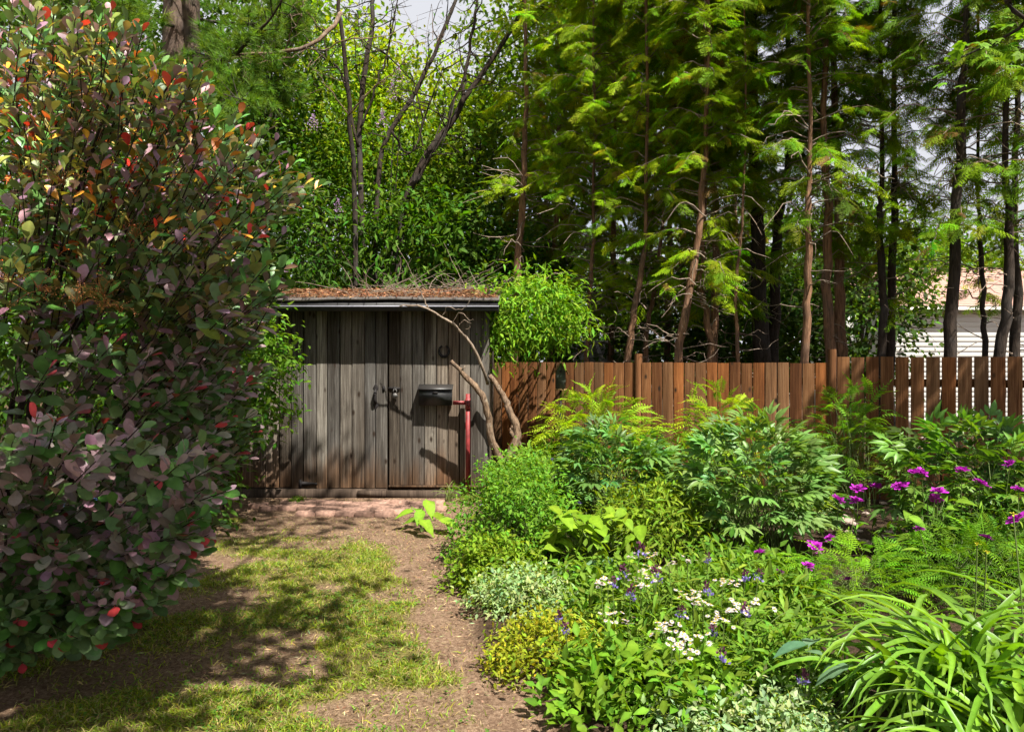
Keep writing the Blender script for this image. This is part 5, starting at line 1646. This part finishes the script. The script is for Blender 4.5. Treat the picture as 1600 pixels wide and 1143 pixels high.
flower_plant('white_daisy', 'white daisies at the right of the daisy patch', sp([(1130, 907), (1150, 909), (1090, 938), (1100, 942), (1143, 950), (1150, 946), (1118, 966), (1132, 970), (1175, 941), (1085, 924)], 3.5), ME_DAI, 1.15, at(1120, 940, 4.2), LG, DF, .002, .15)
flower_plant('white_daisy', 'white daisies at the front of the daisy patch', sp([(945, 962), (957, 960), (1037, 982), (1056, 978), (1075, 995), (1062, 1005), (1080, 1023), (1035, 978), (1050, 1006), (1095, 994), (980, 972)], 3.45), ME_DAI, 1.15, at(1040, 985, 3.9), LG, DF, .002, .15)
def spike_mesh(seed, c0, c1, h=.075):
    rr = np.random.default_rng(seed)
    n = 34
    t = rr.random(n)
    P = np.stack([rr.normal(size=n) * .011 * (1.2 - t * .7), rr.normal(size=n) * .011 * (1.2 - t * .7), t * h - h * .3], -1)
    V, Fq, C = [], [], []
    k_ = 0
    d = norm(np.stack([P[:, 0] * 40, P[:, 1] * 40, .5 + 0 * t], -1))
    Fm = frames(d, rr.normal(size=(n, 3)), .020)
    Cs = np.where(t[:, None] > .45, np.array(c0), np.array(c1)) * rr.uniform(.7, 1.3, (n, 1))
    g = Geo().inst(T_SMW, Fm, P, Cs)
    return g.mesh('flower_spike', M['petal'])
ME_SPK = [spike_mesh(s, (.10, .03, .06), (.22, .17, .48)) for s in range(3)]
flower_plant('blue_spike_flower', 'blue and maroon flower spikes among the white daisies', sp([(1000, 864), (975, 898), (957, 914), (1028, 902), (1107, 876), (985, 930), (1165, 905), (1185, 900), (1105, 925), (1065, 960), (1115, 990), (1128, 1030), (1165, 958), (884, 986), (872, 968), (1253, 1064)], 3.55), ME_SPK, 0.95, at(1060, 910, 4.4), LG, None, .002, .12)
ME_STAR = [bloom_mesh(20 + s, 14, (.16, .13, .55), (.20, .07, .40)) for s in range(2)]
flower_plant('blue_star_flower', 'blue star flowers above the leafy clump beside the pruned tree', [(804, 714, 7.2), (862, 718, 7.2), (838, 738, 7.0), (778, 775, 6.9), (885, 758, 6.9), (754, 790, 6.7), (905, 786, 6.6), (825, 757, 7.0)], ME_STAR, .045, at(830, 740, 7.1), LG, None, .003, .3)
ME_PINK = [daisy_mesh(30 + s, 7, .05) for s in range(2)]
flower_plant('pink_flower', 'small pinkish white flowers in front of the dark fence', [(1416, 688, 7.0), (1428, 692, 7.0), (1440, 692, 7.0), (1420, 695, 7.0)], ME_PINK, 1.2, at(1428, 690, 7.0), (.10, .09, .03), None, .003, .2)
ME_YEL = [bloom_mesh(40, 12, (.50, .46, .03), (.3, .3, .02))]
flower_plant('yellow_bud_stalk', 'pale yellow buds on stalks above the daylily at right', [(1583, 803, 3.3), (1527, 850, 3.3), (1541, 862, 3.35)], ME_YEL, .022, at(1570, 830, 3.3), LG, None, .004, .1)
# stones in the bare patch of the bed
stn = []
for v in range(3):
    uu = dirs(26)
    import bmesh as _bm
    bmx = _bm.new()
    for q in uu * np.array([.06, .045, .02]) * (1 + rng.normal(size=(26, 1)) * .12):
        bmx.verts.new(q)
    _bm.ops.convex_hull(bmx, input=bmx.verts)
    me = bpy.data.meshes.new('flat_stone'); bmx.to_mesh(me); bmx.free()
    me.materials.append(M['stone'])
    stn.append(me)
for i in range(16):
    px, py = rng.uniform(1312, 1392), rng.uniform(792, 862)
    Y = CAMZ * F / (py - HY)
    p = at(px, py, Y)
    o = bpy.data.objects.new('flat_stone', stn[i % 3]); col.objects.link(o)
    s = rng.uniform(.7, 1.5)
    o.matrix_basis = Matrix.Translation((p[0], p[1], zg(p[0], p[1]) + .004)) @ Matrix.Rotation(rng.uniform(0, 6), 4, 'Z') @ Matrix.Diagonal((s, s, s, 1))
    tag(o, 'flat pinkish stone on the bare earth patch in the bed', 'stone', 'stones on the earth patch')

# ================================================================== LAWN
def scatter_grass(n, xr, yr, hmin, hmax, color, dead):
    x, y = rng.uniform(*xr, n), yr[0] + (yr[1] - yr[0]) * rng.random(n) ** 1.25
    d, b = ground_masks(x, y)
    tuft = fbm(x, y, 5.0, 61)
    keep = rng.random(n) < np.clip((1 - d) * 1.1 - b * 2, 0.02, 1) * np.clip((tuft - .22) * 2.6, .10, 1)
    keep &= (b < .3)
    x, y, tuft = x[keep], y[keep], tuft[keep]
    n = len(x)
    z = ground_z(x, y)
    dr = norm(np.stack([rng.normal(size=n) * .75, rng.normal(size=n) * .75, np.ones(n)], -1))
    h = rng.uniform(hmin, hmax, n) * (.55 + .8 * tuft)
    side = norm(np.cross(dr, rng.normal(size=(n, 3))))
    w_ = rng.uniform(.0016, .0034, n)[:, None]
    b0 = np.stack([x, y, z - .003], -1)
    m = b0 + dr * (h * .55)[:, None]
    e = b0 + dr * h[:, None] + np.stack([dr[:, 0], dr[:, 1], -.5 * np.ones(n)], -1) * (h * .35)[:, None]
    V = np.stack([b0 - side * w_, b0 + side * w_, m + side * w_ * .8, m - side * w_ * .8, e], 1).reshape(-1, 3)
    i0 = np.arange(n)[:, None] * 5
    C = np.where(rng.random((n, 1)) < dead, vary((.32, .27, .10), n, .2, .08), vary(color, n, .25, .12))
    C = np.repeat(C, 5, 0)
    g = Geo().add(V, i0 + np.array([[0, 1, 2, 3]]), C)
    g.F.setdefault(3, []).append(i0 + np.array([[3, 2, 4]]))
    return g
g = scatter_grass(230000, (-3.6, .1), (2.6, 7.5), .020, .060, (0.205, 0.275, 0.018), .36)
tag(g.build('lawn_grass', M['grass']), 'patchy short lawn grass between smoke bush and flower bed', 'grass', kind='stuff')
# clover and small weeds in the lawn
n = 9000
x, y = rng.uniform(-3.4, -.1, n), rng.uniform(2.7, 7.0, n)
d, b = ground_masks(x, y)
kp = (b < .2) & (rng.random(n) < (1 - d) * np.clip((fbm(x, y, 3.2, 81) - .42) * 5, 0, 1))
x, y = x[kp], y[kp]; n = len(x)
g = Geo()
for q in range(3):
    a = rng.uniform(0, 6.28, n)
    g.inst(T_SMW, frames(np.stack([np.cos(a), np.sin(a), .25 + 0 * a], -1), np.array([0, 0, 1.0]) + rng.normal(size=(n, 3)) * .25, rng.uniform(.010, .022, n)), np.stack([x, y, ground_z(x, y) + rng.uniform(.008, .03, n)], -1), vary((.095, .185, .022), n, .2, .08))
tag(g.build('lawn_weeds', M['grass']), 'clover and small weeds scattered through the lawn', 'weeds', kind='stuff')
# dry clippings, needles and twig bits on the bare earth
n = 46000
x, y = rng.uniform(-3.4, .6, n), rng.uniform(2.6, 8.6, n)
d, b = ground_masks(x, y)
kp = rng.random(n) < np.clip(d, .10, 1) * np.where(b > .5, .25, 1) * np.clip((fbm(x, y, 3.0, 95) - .2) * 2, .2, 1)
x, y = x[kp], y[kp]; n = len(x)
dd = norm(np.stack([rng.normal(size=n), rng.normal(size=n), rng.normal(size=n) * .22], -1))
Cs = np.where(rng.random((n, 1)) < .45, vary((.38, .29, .15), n, .25, .1), vary((.12, .07, .042), n, .35, .12))
g = Geo().inst(small_tpl(.13, .2), frames(dd, np.array([0, 0, 1.0]) + rng.normal(size=(n, 3)) * .5, rng.uniform(.012, .045, n)), np.stack([x, y, ground_z(x, y) + .004], -1), Cs)
tag(g.build('ground_litter', M['litter']), 'dry clippings and needles strewn over the bare path', 'litter', kind='stuff')
# clods
n = 5200
x, y = rng.uniform(-3.2, .5, n), rng.uniform(2.6, 8.5, n)
d, b = ground_masks(x, y)
kp = (d > .6) & (b < .6)
x, y = x[kp], y[kp]; n = len(x)
octa = (np.array([(1, 0, 0), (-1, 0, 0), (0, 1, 0), (0, -1, 0), (0, 0, .7), (0, 0, -.7)], float), np.array([(0, 2, 4), (2, 1, 4), (1, 3, 4), (3, 0, 4), (2, 0, 5), (1, 2, 5), (3, 1, 5), (0, 3, 5)]), np.ones((6, 3)))
g = Geo().inst(octa, frames(dirs(n), dirs(n), .003 + .008 * rng.random(n) ** 3), np.stack([x, y, ground_z(x, y)], -1), vary((.22, .14, .09), n, .3, .06))
tag(g.build('soil_crumbs', M['litter']), 'crumbs of dry earth on the worn path', 'soil', kind='stuff')
# weeds near the shed sill
mound('weed_plant', 'small green weed in the litter before the shed door', sx(465, 8.3), 8.3, .09, .07, .06, 30, 8, .03, (.13, .24, .02), 101, T_OV, .02)
mound('weed_plant', 'small yellowish weed at the foot of the red post', sx(735, 8.42), 8.42, .16, .09, .07, 50, 8, .028, (.20, .24, .05), 102, T_OV, .02)

# ================================================================== OVERHANGING MAPLE (stands right of the frame, shades the lawn)
MB = np.array([6.4, 2.4, 0.0])
mp = empty('maple_tree', tuple(MB), 'maple whose leafy branch hangs in at the top right corner', 'tree')
g = Geo()
tr_ = smooth_path([MB + np.array([0, 0, -.05]), MB + np.array([-.1, 0, 2.5]), MB + np.array([0, .1, 5]), MB + np.array([.1, 0, 9])], 18, .02)
g.tube(tr_, [.26, .2, .17, .09], 12, wob=.08)
g.build('trunk', M['bark_dark'], mp, True)
limb, cl = Geo(), []
def mlimb(pts, r0, nt, sp_=.45):
    q = smooth_path(pts, 14, .03)
    limb.tube(q, [r0, r0 * .7, r0 * .25], 7)
    for _ in range(nt):
        s_ = q[rng.integers(12, 14)]
        e = s_ + rng.normal(size=3) * np.array([sp_, sp_, sp_ * .6])
        limb.tube(smooth_path([s_, (s_ + e) / 2 + rng.normal(size=3) * .05, e], 5), [.012, .004], 4, cap=False)
        cl.append(e)
def over(x, y, h):
    """a point at height h on the sun ray through ground point (x, y)"""
    return np.array([x, y, 0]) + SD / SD[2] * h
def shade(lumps):
    for (gx_, gy_, h_, nt) in lumps:
        e = over(gx_, gy_, h_)
        s_ = tr_[rng.integers(8, 14)]
        mlimb([s_, (s_ * .5 + e * .5) + np.array([0, -.3, .5]), e], .05, nt)
shade([(4.5, 7.3, 6.5, 34), (3.7, 8.9, 6.6, 36), (4.4, 8.7, 6.5, 36), (5.0, 8.3, 6.3, 36), (4.5, 6.2, 5.6, 26)])
cl = np.array(cl)
pm = palm_tpl()
leaf_clusters(Geo(), small_tpl(.95, .2), cl, dirs(len(cl)), 18, .17, .115, (0.085, 0.165, 0.018), .3).build('crown', M['leaf'], mp, kind='stuff')
# the spray that shows in the corner
MEM = mesh_np('leaf', pm[0], [pm[1]], M['leaf'], pm[2])
tips = [(1470, 110), (1500, 95), (1530, 75), (1480, 130), (1560, 60), (1590, 40), (1545, 100), (1580, 90), (1510, 120), (1595, 70), (1565, 30), (1520, 60), (1600, 110), (1550, 45)]
q = smooth_path([tr_[9], at(1680, -40, 4.2), at(1600, 40, 4.4), at(1480, 100, 4.6)], 14)
limb.tube(q, [.03, .015, .004], 5, cap=False)
for i, (px, py) in enumerate(tips * 2):
    p = at(px + random.gauss(0, 9), py + random.gauss(0, 9), 4.4 + random.uniform(-.25, .25))
    d = np.array([[random.gauss(-.4, .5), random.gauss(0, .5), random.uniform(-.7, .1)]])
    piece('leaf', MEM, mp, p, mat4(frames(d, np.array([[random.gauss(0, .3), -.4 + random.gauss(0, .3), 1.0]]), random.uniform(.055, .09))[0]), None, vary((.12, .24, .02), 1, .15, .05)[0])
limb.build('limbs', M['bark_dark'], mp, True)

# a second tree stands behind the viewpoint: its crown dapples the left of the lawn
MB = np.array([-0.7, -2.6, 0.0])
mp = empty('shade_tree', tuple(MB), 'leafy tree behind the viewpoint shading the left lawn', 'tree')
tr_ = smooth_path([MB + np.array([0, 0, -.05]), MB + np.array([-.1, 0, 1.8]), MB + np.array([0, .1, 3.6]), MB + np.array([-.2, .1, 5.6])], 18, .02)
Geo().tube(tr_, [.24, .19, .16, .08], 12, wob=.08).build('trunk', M['bark_dark'], mp, True)
limb, cl = Geo(), []
shade([(-2.05, 4.75, 6.2, 34), (-2.75, 5.2, 6.4, 14), (-2.35, 4.4, 6.1, 30), (-1.6, 4.3, 6.0, 20), (-1.95, 3.35, 6.0, 26), (-2.7, 3.0, 6.1, 24), (-3.1, 6.8, 7.2, 26), (-3.0, 8.4, 8.4, 30), (-2.1, 8.0, 9.0, 20)])
cl = np.array(cl)
leaf_clusters(Geo(), small_tpl(.95, .2), cl, dirs(len(cl)), 18, .17, .115, (0.085, 0.165, 0.018), .3).build('crown', M['leaf'], mp, kind='stuff')
limb.build('limbs', M['bark_dark'], mp, True)
